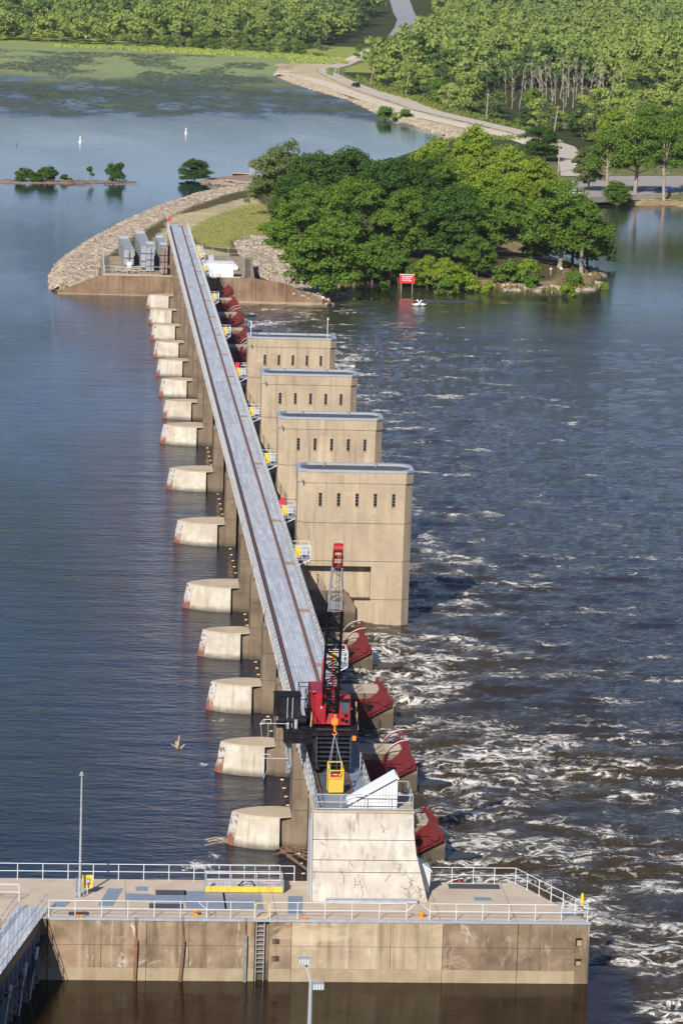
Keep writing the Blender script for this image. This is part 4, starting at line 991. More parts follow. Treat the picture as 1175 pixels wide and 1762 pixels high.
def rockmat(c1=(.17, .13, .09), c2=(.48, .4, .3)):
    t = NT('riprap_stone'); p = t.pos(); v = t.n('ShaderNodeTexVoronoi'); t.l(p, v.inputs['Vector']); v.inputs['Scale'].default_value = 1.2
    c = t.mix(t.rng(v.outputs['Color'], .1, .9), c1, c2); t.l(c, t.b.inputs['Base Color']); t.set(Roughness=.95); return t.m
M_rock = rockmat(); M_rock2 = rockmat((.28, .225, .165), (.5, .42, .32))
rocks('riprap_rocks', 150000, lambda x, y, h, i, d, k: i & (k['P'] < 9) & (h < 3.35), (.1, .33), M_rock, 'tan riprap rocks on the left bank of the far embankment')
rocks('riprap_rocks', 26000, lambda x, y, h, i, d, k: inside(x, y, BEDR) & i, (.12, .36), M_rock, 'grey tan rocks on the slope below the lawn', (8, 50, 360, 500))
rocks('riprap_rocks', 40000, lambda x, y, h, i, d, k: i & (k['P'] < 7) & (y > 760), (.14, .36), M_rock2, 'rocks on the causeway slope', (60, 150, 760, 1260))
rocks('shore_rocks', 9000, lambda x, y, h, i, d, k: i & (k['G'] < 5) & (h < .6) & (vnoise(x*.2, y*.2) > .45), (.2, .5), M_rock, 'stones along the edge of the wooded point', (30, 100, 370, 440))
# ================================================================== water
def water_common(t, p, base, wx, amp, rough=.06, far=.0):
    return
def poolmat():
    t = NT('pool_water'); p = t.pos(); sx = t.n('ShaderNodeSeparateXYZ'); t.l(p, sx.inputs[0])
    # duckweed and lily beds: by place, on the far half of the pool
    yw = t.math('ADD', sx.outputs[1], t.math('MULTIPLY', t.math('SUBTRACT', t.noise(t.map(p, (.012, .004, 1)), 1, 5, .6), .5), 300))
    zone = t.rng(yw, 880, 930); zone2 = t.rng(yw, 1090, 1230)
    g = t.noise(t.map(p, (.05, .018, 1)), 1, 7, .72)
    gm = t.math('MULTIPLY', zone, t.rng(g, .34, .54))
    patch = t.math('MULTIPLY', t.rng(t.noise(t.map(p, (.035, .02, 1), (3, 1, 0)), 1, 6, .65), .60, .66), zone)
    base = t.mix(t.rng(t.noise(t.map(p, (.05, .02, 1)), 1, 3), .35, .65), (.005, .011, .026), (.010, .014, .022))
    green = t.mix(t.rng(t.noise(t.map(p, (.2, .1, 1)), 1, 6, .7), .35, .65), (.028, .04, .018), (.10, .115, .045))
    green = t.mix(t.math('MULTIPLY', zone2, .85), green, (.27, .31, .095)); green = t.mix(patch, green, (.12, .15, .045))
    cover = t.math('MAXIMUM', gm, t.math('MULTIPLY', zone2, t.rng(g, .30, .42)))
    c = t.mix(cover, base, green)
    # foam about the two nearest noses
    fo = None
    for fx, fy, r, st in ((-2.6, -6.2, 2.0, 1.), (-1.4, -3.5, 1.8, .8), (-.6, 20.2, 1.3, .6), (-1.3, 23.5, .9, .9), (.6, 38.8, 1.3, .8), (2.2, -1.9, 1.2, .3), (1.6, 17.4, 1.4, .35), (2.5, 14.5, 1.4, .35), (3.6, 10.5, 1.2, .3), (-3.2, 28.2, .8, .3)):
        d = t.n('ShaderNodeVectorMath', operation='DISTANCE'); t.l(p, d.inputs[0]); d.inputs[1].default_value = (fx, fy, 0)
        k = t.math('MULTIPLY', t.rng(d.outputs['Value'], 0, r*1.6, 1, 0), st); fo = k if fo is None else t.math('MAXIMUM', fo, k)
    fn = t.noise(t.map(p, (1.2, .8, 1)), 1.6, 8, .7, 1.0); fm = t.rng(t.math('ADD', fn, t.math('MULTIPLY', fo, .42)), .80, .9)
    fm = t.math('MULTIPLY', fm, t.rng(fo, 0, .2))
    c = t.mix(fm, c, (.6, .58, .52)); t.l(c, t.b.inputs['Base Color'])
    rg_ = t.math('ADD', t.math('MULTIPLY', cover, .55), .035); rg_ = t.math('MAXIMUM', rg_, t.math('MULTIPLY', fm, .8)); t.l(rg_, t.b.inputs['Roughness']); t.set(IOR=1.33); t.l(t.rng(sx.outputs[1], 60, 700, .3, .6), t.b.inputs['Specular IOR Level'])
    # calm slicks far off, ripples near
    calm = t.rng(t.noise(t.map(p, (.02, .006, 1), (5, 0, 0)), 1, 4, .6), .38, .62, .35, 1.0)
    farf = t.rng(sx.outputs[1], 100, 620, 1.0, .07)
    w1 = t.noise(t.map(p, (.55, 1.25, 1)), 1.0, 5, .6, .4); w2 = t.noise(t.map(p, (.09, .3, 1)), 1, 3, .5)
    h = t.math('ADD', t.math('MULTIPLY', w1, .5), t.math('MULTIPLY', w2, .8))
    h = t.math('MULTIPLY', h, t.math('MULTIPLY', calm, farf))
    t.bump(h, 1.0, .42); return t.m
pp = [(-3000, -25), (9.1, -25), (9.1, YA1+5), (19, YA1+6), (24, 450), (45, 560), (90, 645), (112, 740), (123, 800), (120, 862), (112, 910), (101, 975), (92, 1084), (88, 1180), (92, 1300), (105, 1400), (140, 1500), (190, 4500), (-3000, 4500)]
o = MB().prism(pp, 2, -1.4, 0).build('river_pool', poolmat()); tag(o, kind='structure')
def tailmat():
    t = NT('tail_water'); p = t.pos(); sx = t.n('ShaderNodeSeparateXYZ'); t.l(p, sx.inputs[0])
    a = t.n('ShaderNodeAttribute', attribute_name='churn'); ch = a.outputs['Fac']
    crest = t.n('ShaderNodeAttribute', attribute_name='crest').outputs['Fac']
    wv = t.n('ShaderNodeTexNoise'); t.l(p, wv.inputs['Vector']); wv.inputs['Scale'].default_value = .22; wv.inputs['Detail'].default_value = 3
    vm = t.n('ShaderNodeVectorMath', operation='SCALE'); vs = t.n('ShaderNodeVectorMath', operation='SUBTRACT'); t.l(wv.outputs['Color'], vs.inputs[0]); vs.inputs[1].default_value = (.5, .5, .5)
    t.l(vs.outputs[0], vm.inputs[0]); vm.inputs['Scale'].default_value = 5.5
    va = t.n('ShaderNodeVectorMath', operation='ADD'); t.l(p, va.inputs[0]); t.l(vm.outputs[0], va.inputs[1])
    n = t.noise(t.map(va.outputs[0], (.27, .5, 1)), 1.0, 9, .6, .6)
    ridge = t.math('SUBTRACT', 1, t.math('MULTIPLY', t.math('ABSOLUTE', t.math('SUBTRACT', n, .5)), 12))
    n2 = t.noise(t.map(va.outputs[0], (1.1, 1.3, 1), (7, 2, 0)), 1.0, 8, .72, .6)
    ridge2 = t.math('SUBTRACT', 1, t.math('MULTIPLY', t.math('ABSOLUTE', t.math('SUBTRACT', n2, .5)), 15))
    s = t.math('MAXIMUM', ridge, t.math('MULTIPLY', ridge2, .66)); br = t.noise(t.map(p, (.13, .2, 1)), 1, 7, .68)
    lev = t.math('ADD', t.math('MULTIPLY', ch, 1.3), t.math('MULTIPLY', crest, .8)); lev = t.math('ADD', lev, t.math('MULTIPLY', t.math('SUBTRACT', br, .60), 6.0))
    lev = t.math('MINIMUM', lev, .78); f = t.math('MULTIPLY', t.rng(t.math('ADD', s, lev), 1.1, 1.62), t.rng(ch, .02, .2)); f = t.math('MULTIPLY', f, .95)
    base = t.mix(t.rng(t.math('ADD', ch, t.math('MULTIPLY', br, .6)), .3, 1.0), (.006, .008, .014), (.045, .033, .018))
    cb = t.n('ShaderNodeAttribute', attribute_name='chamber').outputs['Fac']
    base = t.mix(t.math('MULTIPLY', t.rng(sx.outputs[1], 120, 330), t.rng(t.noise(t.map(p, (.03, .08, 1)), 1, 5, .6), .3, .6)), base, (.05, .042, .034))
    base = t.mix(cb, base, (.016, .009, .003))
    c = t.mix(f, base, (.76, .72, .64)); t.l(c, t.b.inputs['Base Color'])
    t.l(t.math('ADD', t.math('MULTIPLY', f, .7), .06), t.b.inputs['Roughness']); t.set(IOR=1.33); t.l(t.rng(sx.outputs[1], -40, 380, .22, .5), t.b.inputs['Specular IOR Level'])
    w1 = t.noise(t.map(p, (.9, 1.1, 1)), 1.0, 6, .62, .5); w2 = t.noise(t.map(p, (.16, .22, 1)), 1, 4, .55, .5)
    chop = t.n('ShaderNodeAttribute', attribute_name='chop').outputs['Fac']
    farf = t.rng(sx.outputs[1], 60, 420, 1.0, .55)
    h = t.math('ADD', t.math('MULTIPLY', w1, .5), t.math('MULTIPLY', w2, .55)); h = t.math('ADD', h, t.math('MULTIPLY', n, .45))
    h = t.math('ADD', h, t.math('MULTIPLY', f, .12))
    t.bump(t.math('MULTIPLY', h, t.math('MULTIPLY', chop, farf)), 1.0, .6); return t.m
wx = ax((-3000, -200, 400), (-200, -50, 30), (-50, 8, 3), (8, 62, .36), (62, 130, 1.1), (130, 300, 10), (300, 3000, 300))
wy = ax((-400, -70, 20), (-70, -40, 1.5), (-40, 110, .42), (110, 230, .7), (230, 372, 1.1), (372, 660, 5), (660, 4500, 300))
WX, WY = np.meshgrid(wx, wy)
inr = (WX > 9) & (WY > -20)
xs = WX-15.5
churn = np.exp(-np.maximum(xs, 0)/20.)*np.clip((WY+70)/30, 0, 1)
near = np.clip((100-WY)/70, 0, 1)                     # open tainter gates at the near end
churn = churn*(.35+1.0*near+.3*np.exp(-((WY-290)/60)**2))
plume = (fbm(WX*.02+3, WY*.035, 3)-.45)*3.0; churn = churn*np.clip(.75+plume, .25, 1.6)
churn += .38*near*np.exp(-np.maximum(xs-8, 0)/26)*np.clip(.5+2*(fbm(WX*.05, WY*.1, 3)-.4), 0, 1)
churn += .3*np.exp(-np.maximum(xs, 0)/26)*(WY > 60)*np.clip((400-WY)/120, 0, 1)+.45*np.exp(-np.maximum(xs, 0)/38)*near*np.clip(2.2*(fbm(WX*.03+7, WY*.07, 3)-.28), 0, 1)+.5*np.exp(-((WY-285)/65)**2)*np.exp(-np.maximum(xs, 0)/22)+.16*(WY > 90)*np.clip((350-WY)/60, 0, 1)*np.exp(-np.maximum(xs-15, 0)/40)
edge = np.clip(((WX-21.9)+(-30-WY)*0)/4, 0, 1)*(WY < -20)+1.0*(WY >= -20)*(WX > 9.1)
churn = np.clip(churn*edge, 0, 1.3)
cw_ = np.clip(1-(WX-20.5+(fbm(WY*.15, WX*.15, 3)-.5)*6)/7, 0, 1)*(WY < -26); cw_ = cw_*cw_*(3-2*cw_); chamber = cw_ > .5; churn = churn*(1-cw_)
chop = np.clip(1-(WY-290)/110, .2, 1); chop = chop*np.clip(.5+churn*1.1, 0, 1.3)*(1-cw_)+.06*cw_
mid = np.clip((WX-40)/60, 0, 1); 
def ridged(x, y, o=4):
    s = 0; a = .5
    for k in range(o): s = s+a*(1-np.abs(2*vnoise(x*2**k+9.7*k, y*2**k+3.3*k)-1)); a *= .5
    return s
wa = fbm(WX*.12, WY*.12, 2)*8
rd = ridged(WX*.2+wa*.22, WY*.38+wa*.25, 4)
amp = np.clip(churn, 0, 1.1)*1.25+.1*(WX > 9)*(WY < 330)*(~chamber)
Hh = ZT+(rd-.6)*amp
Hh[~((WX > 8) & (WY > -72) & (WY < 372) & (WX < 130))] = ZT
idx = np.arange(WX.size).reshape(WX.shape); fcs = np.stack([idx[:-1, :-1], idx[:-1, 1:], idx[1:, 1:], idx[1:, :-1]], -1).reshape(-1, 4)
me = npmesh('tail_water', np.stack([WX, WY, Hh], -1).reshape(-1, 3), fcs, tailmat(), smooth=True)
for nm, A in (('churn', churn), ('chop', chop), ('chamber', cw_), ('crest', np.clip((rd-.66)*4, 0, 1)*np.clip(churn*1.6, 0, 1))):
    q = me.attributes.new(nm, 'FLOAT', 'POINT'); q.data.foreach_set('value', A.astype(np.float32).ravel())
tag(linkmesh('tail_water', me), kind='structure')
# ================================================================== far abutment and its yard
o = empty('far_abutment', (3, YA1, 0), 0, 'long stained concrete abutment wall at the far end of the dam', 'abutment'); O = Vector((3, YA1, 0))
MB(O).prism([(-15.6, -3), (4.1, -3), (4.1, 3.45), (-7.5, 3.45), (-10.0, 2.6), (-15.6, .35)], 1, YA1, YA1+1.2).build('left_wing', C_far, o)
MB(O).prism([(8.9, -3), (32.5, -3), (32.5, -.55), (31.0, -.2), (24.5, 2.6), (19, 3.4), (8.9, 3.45)], 1, YA1, YA1+1.2).build('right_wing', C_far, o)
MB(O).box(4.1, 8.9, YA1, YA1+1.2, -3, 7.0).build('bridge_seat', C_far, o)
MB(O).box(-15.6, 4.1, YA1-.06, YA1, -3, .14).build('tideline_ledge', C_low, o); MB(O).box(16.3, 33, YA1-.3, YA1, -3, -.55).build('footing', C_low, o)
m = MB(O)
for x in (-4.1, 2.9, 19.2, 24.6): m.box(x-.04, x+.04, YA1-.015, YA1+.1, -.8, 3.3)
m.build('joint', M_seam, o)
MB(O).box(-7.6, 16.4, YA1-.08, YA1+1.3, 3.45, 3.6).build('coping', C_piertop, o)
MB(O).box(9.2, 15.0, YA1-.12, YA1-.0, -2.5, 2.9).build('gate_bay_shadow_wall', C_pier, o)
ZY = 3.42
yard = MB(); yard.prism([(-8, YA1+1.2), (19, YA1+1.2), (20, 395), (20.5, 402), (10, 404), (0, 400), (-8, 396)], 2, 2.5, ZY); tag(yard.build('yard_ground', plain('yard_dirt', (.27, .205, .125), .95, var=.35, sc=.35)), kind='structure')
railing('yard_railing', [(-7.4, YA1+.3, ZY+.15), (2.6, YA1+.3, ZY+.15)], 'grey pipe railing on the far abutment in front of the bulkheads', sp=2.2, h=1.5, rails=(1.5, .8, .1), mat=M_galv, r=.05, post_r=.07)
def fence(name, pts, label, h=2.0, slats=True):
    o = empty(name, pts[0], 0, label, 'fence'); O = Vector(pts[0])
    m = MB(O)
    for a, b in zip(pts[:-1], pts[1:]):
        a = Vector(a); b = Vector(b); L = (b-a).length; n = int(L/.35)
        for k in range(n+1):
            q = a.lerp(b, k/n); 
            if slats: m.tube(q, q+Vector((0, 0, h)), .03, 4)
        for z in (.1, h*.5, h): m.tube(a+Vector((0, 0, z)), b+Vector((0, 0, z)), .03, 4)
    m.build('mesh_panel', M_galv, o)
    pm = MB().tube((0, 0, 0), (0, 0, h+.15), .06, 6); first = None
    for a, b in zip(pts[:-1], pts[1:]):
        a = Vector(a); b = Vector(b); n = max(1, int((b-a).length/3))
        for k in range(n+1):
            if first is None: first = c = pm.build('post', M_galv, o)
            else: c = first.copy(); COL.objects.link(c); c.parent = o
            c.location = a.lerp(b, k/n)-O
    return o
fence('yard_fence', [(17.1, YA1+1.0, ZY), (18.6, 396, ZY)], 'grey chain link fence receding along the right side of the far yard')
fence('yard_fence', [(-7.5, YA1+.6, ZY), (-7.5, 395, ZY)], 'grey chain link fence along the left side of the bulkhead yard', h=1.8)
fence('yard_fence', [(10.0, 401, ZY), (18.6, 397, ZY)], 'thin back fence of the far yard beside the bridge', h=1.9, slats=False)
o = empty('equipment_building', (12.8, 364, ZY), 0, 'low white sheet metal equipment building in the far yard beside the bridge', 'shed'); O = Vector((12.8, 364, ZY))
MB(O).prism([(9.6, ZY), (15.2, ZY), (15.2, 5.9), (15.0, 6.05), (9.6, 6.0)], 1, 363.2, 366.2).build('shed_wall', M_shed, o)
MB(O).box(9.5, 15.3, 363.1, 366.4, 6.02, 6.12).build('shed_roof', M_white, o)
m = MB(O)
for x in (10.9, 12.9): m.box(x-.02, x+.02, 363.17, 363.2, ZY, 5.9)
m.box(9.6, 15.2, 363.17, 363.2, 4.6, 4.64); m.build('panel_joint', M_galv, o); MB(O).box(10.9, 11.8, 366.6, 367.4, ZY, 7.0).build('roof_unit', M_galv, o)
o = empty('steel_cabinet', (9.0, 385, ZY), 0, 'tall grey steel cabinet tight against the bridge in the far yard', 'cabinet'); O = Vector((9, 385, ZY))
MB(O).box(8.9, 10.0, 378, 388, ZY, 6.6).build('cabinet_body', M_galv, o); MB(O).box(8.85, 10.05, 377.9, 388.1, 6.6, 6.75).build('cabinet_roof', M_hatch, o)
for x, y, lab in ((16.2, 378, 'white tank lying in front of the yard fence'), (15.6, 386, 'pale blue tank behind the white tank by the yard fence')):
    q = empty('small_tank', (x, y, ZY), 0, lab, 'tank'); MB().tube((0, -2.2, .5), (0, 2.2, .5), .42, 10).build('tank_shell', M_shed if y < 380 else M_cope, q); MB().box(-.3, .3, -1.6, -1.3, 0, .3).box(-.3, .3, 1.3, 1.6, 0, .3).build('saddle', M_rust, q)
# bulkheads (long grey steel boxes)
def bulkhead(w, L, h, rows, mt):
    o = empty('steel_bulkhead', (0, 0, ZY))
    MB().box(-w/2, w/2, 0, L, .25, h).build('box_hull', mt, o)
    m = MB(); m.box(-w/2-.06, -w/2+.05, 0, L, h, h+.22); m.box(w/2-.05, w/2+.06, 0, L, h, h+.1); m.box(-w/2, w/2, L-.3, L, h, h+.45)
    m.build('top_flange', M_cope, o)
    m = MB()
    for k in range(1, 5): m.box(-w/2, w/2, L*k/5-.06, L*k/5+.06, h, h+.05)
    m.box(-.3, .35, L*.3, L*.3+2, h, h+.12); m.box(-.2, .2, L*.6, L*.6+1.2, h, h+.12)
    m.build('top_rib', M_hatch, o)
    m = MB()
    for k in range(1, rows+1): m.box(-w/2-.03, w/2+.03, -.05, 0, h*k/(rows+1)-.06, h*k/(rows+1)+.06)
    m.box(.12, .24, -.06, 0, .3, h-.1); m.build('end_frame', M_black, o)
    MB().box(-w/2, w/2, .5, 1.2, 0, .25).box(-w/2, w/2, L-1.5, L-.8, 0, .25).build('timber_sleeper', M_wood, o)
    return o
for (x, y, w_, L, h, r_, mt, rz, lab) in ((-3.0, 379, 1.75, 22, 3.0, 1, M_bulk, .035, 'leftmost long grey steel bulkhead stored on the far yard'),
        (.0, 375, 1.75, 24, 4.2, 2, M_bulk, .03, 'middle long grey steel bulkhead on the far yard, with white marks on top'),
        (3.15, 382, 1.4, 16, 3.6, 1, M_bulk, .02, 'rear grey steel bulkhead close to the bridge, behind the rusty one'),
        (.65, 369.5, 1.35, 6.5, 4.4, 3, M_bulk, .0, 'short grey bulkhead section with two holes, in front of the middle bulkhead'),
        (3.0, 365.5, 1.25, 8, 4.6, 3, plain('rusty_bulkhead', (.24, .16, .13), .85, var=.35, sc=.7, dirt=(.25, .1, .05), dirtamt=.4), .0, 'rusty brown bulkhead section nearest the bridge on the far yard')):
    b = bulkhead(w_, L, h, r_, mt); b.location = (x, y, ZY); b.rotation_euler = (0, 0, rz); tag(b, lab, 'bulkhead', 'steel bulkheads stored on the yard')
o = empty('pallet_stack', (-3.2, 370, ZY), 0, 'heap of small timbers and pipes behind the yard railing', 'timber heap'); m = MB()
for k in range(9): m.bar((-2+rr.uniform(-1, 1), rr.uniform(-3, 3), .15+.06*k), (2+rr.uniform(-1, 1), rr.uniform(-3, 3), .15+.06*k), .2, .15)
m.build('timber', M_drift, o); MB().box(-.2, .6, 3, 4, 0, 1.4).build('cabinet', M_white, o)
# restricted sign
a = gp(690, 503, ZT); b = gp(708.5, 503, ZT)
o = empty('warning_sign', ((a.x+b.x)/2, a.y, ZT), R(-3), 'red warning board with white lettering on two thin posts standing in the water', 'sign'); W = (b.x-a.x)/2
for s in (-1, 1): MB().tube((s*W, .05, -1), (s*W, .05, 2.9), .07, 6).build('post', M_drift, o)
MB().box(-1.38, 1.38, -.04, .04, 1.75, 3.3).build('board', M_signred, o); MB().box(-1.38, 1.38, -.05, .04, 3.3, 3.42).build('white_top_edge', M_white, o)
for k, (tx, z, sz) in enumerate((('Restricted', 2.86, .44), ('No Boats', 2.5, .40), ('Next to Dam', 2.17, .32))): text(tx, sz, (-.88, -.05, z), M_white, o, rot=(R(90), 0, 0), align='LEFT', bold=.012)
# ================================================================== trees
def leaf_cloud(rg_, centres, radii, per, size, flat=.92):
    n = len(centres); C = np.repeat(centres, per, 0); Rr = np.repeat(radii, per)
    d = rg_.normal(size=(n*per, 3)); d /= np.linalg.norm(d, axis=1)[:, None]; d[:, 2] = np.where(d[:, 2] < -.3, -d[:, 2]*.6, d[:, 2])
    P = C+d*(Rr*rg_.uniform(.55, 1.05, n*per))[:, None]*np.array([1, 1, flat])
    nn = d*1.0+rg_.normal(size=d.shape)*.55+np.array([0, 0, .35]); nn /= np.linalg.norm(nn, axis=1)[:, None]
    a = np.cross(nn, rg_.normal(size=d.shape)); a /= np.linalg.norm(a, axis=1)[:, None]; b = np.cross(nn, a)
    s = size*rg_.uniform(.6, 1.25, n*per)[:, None]; b = b*.65
    V = np.stack([P-a*s, P-b*s, P+a*s, P+b*s], 1).reshape(-1, 3); F = np.arange(len(V)).reshape(-1, 4); return V, F
def crown_centres(rg_, n, rad, h0, h1, clump, fill=.35):
    """clump centres on several round boughs spread through the crown"""
    H = h1-h0; nl = max(4, int(n/6)); lobes = []; k = 0
    while len(lobes) < nl and k < 4000:
        k += 1; t = rg_.uniform(.05, 1); a = rg_.uniform(0, 6.28); prof = math.sin(math.pi*min(1, t*.72+.28))**.55
        r = (rad*.76)*prof*math.sqrt(rg_.uniform(.1, 1)); p = np.array([r*math.cos(a), r*math.sin(a), h0+H*(t*.86+.05)]); br = rad*rg_.uniform(.24, .44)
        if all(np.linalg.norm((p-q)/np.array([1, 1, .8])) > (br+b2)*.44 for q, b2 in lobes): lobes.append((p, br))
    C = []; Rr = []
    for i in range(n):
        p, br = lobes[i % len(lobes)]; d = rg_.normal(size=3); d /= np.linalg.norm(d); d[2] = abs(d[2])*.9 if d[2] < -.4 else d[2]
        C.append(p+d*br*rg_.uniform(.35, 1)*np.array([1, 1, .95])); Rr.append(clump*rg_.uniform(.5, 1.05))
    return np.array(C), np.array(Rr)
def tree_proto(name, seed, rad, height, nclump, per, leaf, lm, clump, base=.2, bark=M_bark, lean=0, stems=1, tr=.35):
    rg_ = np.random.default_rng(seed); o = empty(name, (0, 0, 0))
    C, Rr = crown_centres(rg_, nclump, rad, height*base, height-clump*.6, clump)
    V, F = leaf_cloud(rg_, C, Rr, per, leaf); me = npmesh('crown', V, F, lm); linkmesh('crown', me, o)
    m = MB()
    for s in range(stems):
        bx = 0 if stems == 1 else rg_.uniform(-.8, .8); fork = height*rg_.uniform(.22, .35)
        f = Vector((bx*1.6+lean, rg_.uniform(-.4, .4), fork)); m.tube((bx, 0, -1.5), f, tr, 8, tr*.72)
        up = Vector((f.x+lean*.6, f.y, height*.72)); m.tube(f, up, tr*.7, 7, tr*.22)
        for c in C[rg_.permutation(len(C))[:max(5, nclump//8)]]:
            t0 = rg_.uniform(0, .6); st = f.lerp(up, t0); cc = Vector(c); mid_ = st.lerp(cc, .5)+Vector((0, 0, -.3*rad*.2)); m.tube(st, mid_, tr*.34, 5, tr*.22); m.tube(mid_, cc, tr*.22, 5, tr*.08)
    m.build('trunk', bark, o); return o
def put(o, x, y, z, s=1, rz=0, sz=None):
    o.location = (x, y, z); o.scale = (s, s, (sz or s)); o.rotation_euler = (0, 0, rz)
PR = {}
def plant(kind, first_args, u, v, s, label, cat='tree', group=None, z=None, sz=None, rz=None):
    p = gp(u, v, 1.0 if z is None else z); hh = gh(p.x, p.y) if z is None else z
    if kind in PR: o = dup(PR[kind])
    else: o = PR[kind] = tree_proto(*first_args)
    tag(o, label, cat, group); put(o, p.x, p.y, max(hh, -1.1), s, random.uniform(0, 6.28) if rz is None else rz, sz); return o
K = {'park': ('leafy_tree', 19, 6.4, 17, 110, 105, .27, L_mid, 1.9, .36, plain('pale_bark', (.3, .24, .18), .95, var=.3), .4, 1, .5), 'dark': ('leafy_tree', 11, 7.1, 15, 170, 120, .27, L_dark, 1.9, .04), 'mid': ('leafy_tree', 12, 6.9, 15, 170, 120, .27, L_mid, 1.8, .03), 'bright': ('leafy_tree', 13, 6.8, 14.5, 165, 115, .27, L_bright, 1.8, .04),
     'olive': ('leafy_tree', 14, 6.4, 16, 130, 105, .26, L_olive, 1.8, .12, M_bark, .8, 1), 'open': ('leafy_tree', 15, 6.8, 17, 125, 110, .27, L_mid, 2.0, .17, plain('pale_bark', (.3, .24, .18), .95, var=.3), .4, 1, .5),
     'young': ('young_tree', 16, 3.4, 10, 60, 70, .3, L_mid, 1.5, .2, M_bark, .3, 3, .16), 'bush': ('leafy_bush', 17, 2.7, 3.6, 44, 70, .24, L_mid, 1.15, .0, M_bark, 0, 3, .1), 'bushb': ('leafy_bush', 18, 2.7, 3.4, 44, 70, .24, L_bright, 1.15, .0, M_bark, 0, 3, .1)}
# (kind, u, v of foot, scale, height scale, label)
G1 = 'trees on the wooded point below the dam'
ISL = [('olive', 462, 372, .82, .95, 'olive tree at the left end of the wooded point, beside the lawn'), ('olive', 492, 362, .9, 1.0, 'tall pale olive tree at the upper left corner of the wooded point'),
 ('dark', 540, 385, 1.12, 1.12, 'broad dark green tree, topmost of the left half of the wooded point'), ('dark', 600, 372, 1.1, 1.1, 'very dark round tree next to the gap where the pool shows'), ('dark', 500, 402, .8, .9, 'dark tree whose skirt hangs over the far lawn edge'),
 ('mid', 560, 448, 1.05, 1.0, 'mid green tree in the middle left of the wooded point'), ('mid', 512, 452, .9, .85, 'mid green tree above the rock slope'), ('mid', 565, 497, 1.12, .98, 'wide green tree overhanging the water at the foot of the rock slope'),
 ('mid', 625, 440, 1.0, 1.05, 'green tree standing behind the young tree by the red sign'), ('dark', 690, 400, 1.25, 1.15, 'big dark green tree in the centre of the wooded point'), ('mid', 745, 395, 1.1, 1.15, 'dark tree right of the centre of the wooded point'),
 ('mid', 700, 445, .95, .95, 'green tree directly behind the red sign'), ('dark', 775, 452, 1.12, 1.05, 'dark tree near the shore, right of the red sign'), ('bright', 745, 350, 1.1, 1.1, 'yellow green tree behind the centre of the wooded point'),
 ('bright', 810, 335, 1.15, 1.2, 'tallest yellow green tree at the top of the wooded point'), ('bright', 870, 345, 1.1, 1.05, 'yellow green tree on the upper right of the wooded point'), ('bright', 925, 352, .95, .95, 'yellow green tree at the right edge near the parking lot'),
 ('bright', 830, 400, 1.1, 1.05, 'green tree above the little inlet'), ('mid', 878, 392, .72, .6, 'low green tree beside the inlet'), ('bright', 845, 372, .9, .9, 'light green tree left of the inlet'), ('dark', 930, 278, .95, .72, 'dark round tree by the causeway road'),
 ('open', 962, 452, 1.15, 1.0, 'loose leaning tree at the right tip of the wooded point'), ('open', 1000, 458, 1.0, .85, 'tree hanging over the water at the right tip'), ('mid', 985, 430, 1.0, .95, 'tree behind the right tip of the wooded point'),
 ('mid', 925, 440, .62, .55, 'small green tree left of the leaning tree at the right tip'), ('mid', 820, 470, .6, .55, 'small shore tree in the middle of the sandy bank'), ('bright', 765, 483, .5, .45, 'light green small tree right of the red sign'), ('bright', 735, 478, .45, .45, 'light green sapling just right of the red sign'),
 ('mid', 640, 470, .7, .6, 'green tree low behind the young trees by the red sign'), ('mid', 525, 425, .9, .9, 'green tree between the lawn edge and the middle of the point'), ('dark', 715, 425, .9, .9, 'dark tree filling the middle of the wooded point'), ('dark', 795, 430, .95, .95, 'dark tree above the bright shore bushes'), ('bright', 895, 375, .8, .8, 'yellow green tree just above the inlet'), ('mid', 1010, 440, .85, .8, 'green tree behind those hanging over the right tip'), ('mid', 940, 415, .8, .8, 'green tree across from the inlet mouth'),
 ('dark', 655, 395, 1.05, 1.05, 'dark tree in the notch left of the centre'), ('mid', 598, 418, .9, .95, 'green tree filling the middle of the left half'), ('mid', 845, 440, .95, .95, 'dark tree at the left of the sandy bank')]
for i, (k, u, v, s, sz, lab) in enumerate(ISL): plant(k, K[k], u, v, s, lab, 'tree', G1, sz=sz)
plant('young', K['young'], 668, 492, .95, 'young thin stemmed tree standing in the water left of the red sign', 'tree', G1, z=-1.0)
plant('young', K['young'], 690, 478, .8, 'young thin tree on the bank behind the red sign', 'tree', G1)
for u, v, s, k, lab in ((478, 425, 1.0, 'bush', 'green bush on the rock slope under the big trees'), (455, 405, .7, 'bushb', 'bright bush at the edge of the lawn and rocks'), (502, 455, 1.1, 'bush', 'bush low on the rock slope'), (545, 480, 1.0, 'bush', 'bush near the foot of the rock slope'),
    (800, 482, 1.1, 'bushb', 'bright bush on the bank right of the sign'), (770, 488, .9, 'bush', 'shore bush just right of the red sign'), (880, 475, 1.2, 'bush', 'wide bush on the sandy bank'), (910, 472, 1.0, 'bushb', 'light bush on the sandy bank near the tip'), (915, 480, .7, 'bush', 'small bush by the fishermen'), (990, 478, .8, 'bush', 'bush at the stony right tip'), (840, 486, .6, 'bushb', 'low bush at the sandy waterline'),
    (1040, 480, .45, 'bushb', 'tuft of reeds in the water off the right tip'), (975, 492, .7, 'bushb', 'yellow green shore growth at the stony tip'), (660, 480, .5, 'bush', 'little bush between the two young trees')):
    plant(k, K[k], u, v, s, lab, 'bush', 'bushes on the wooded point')
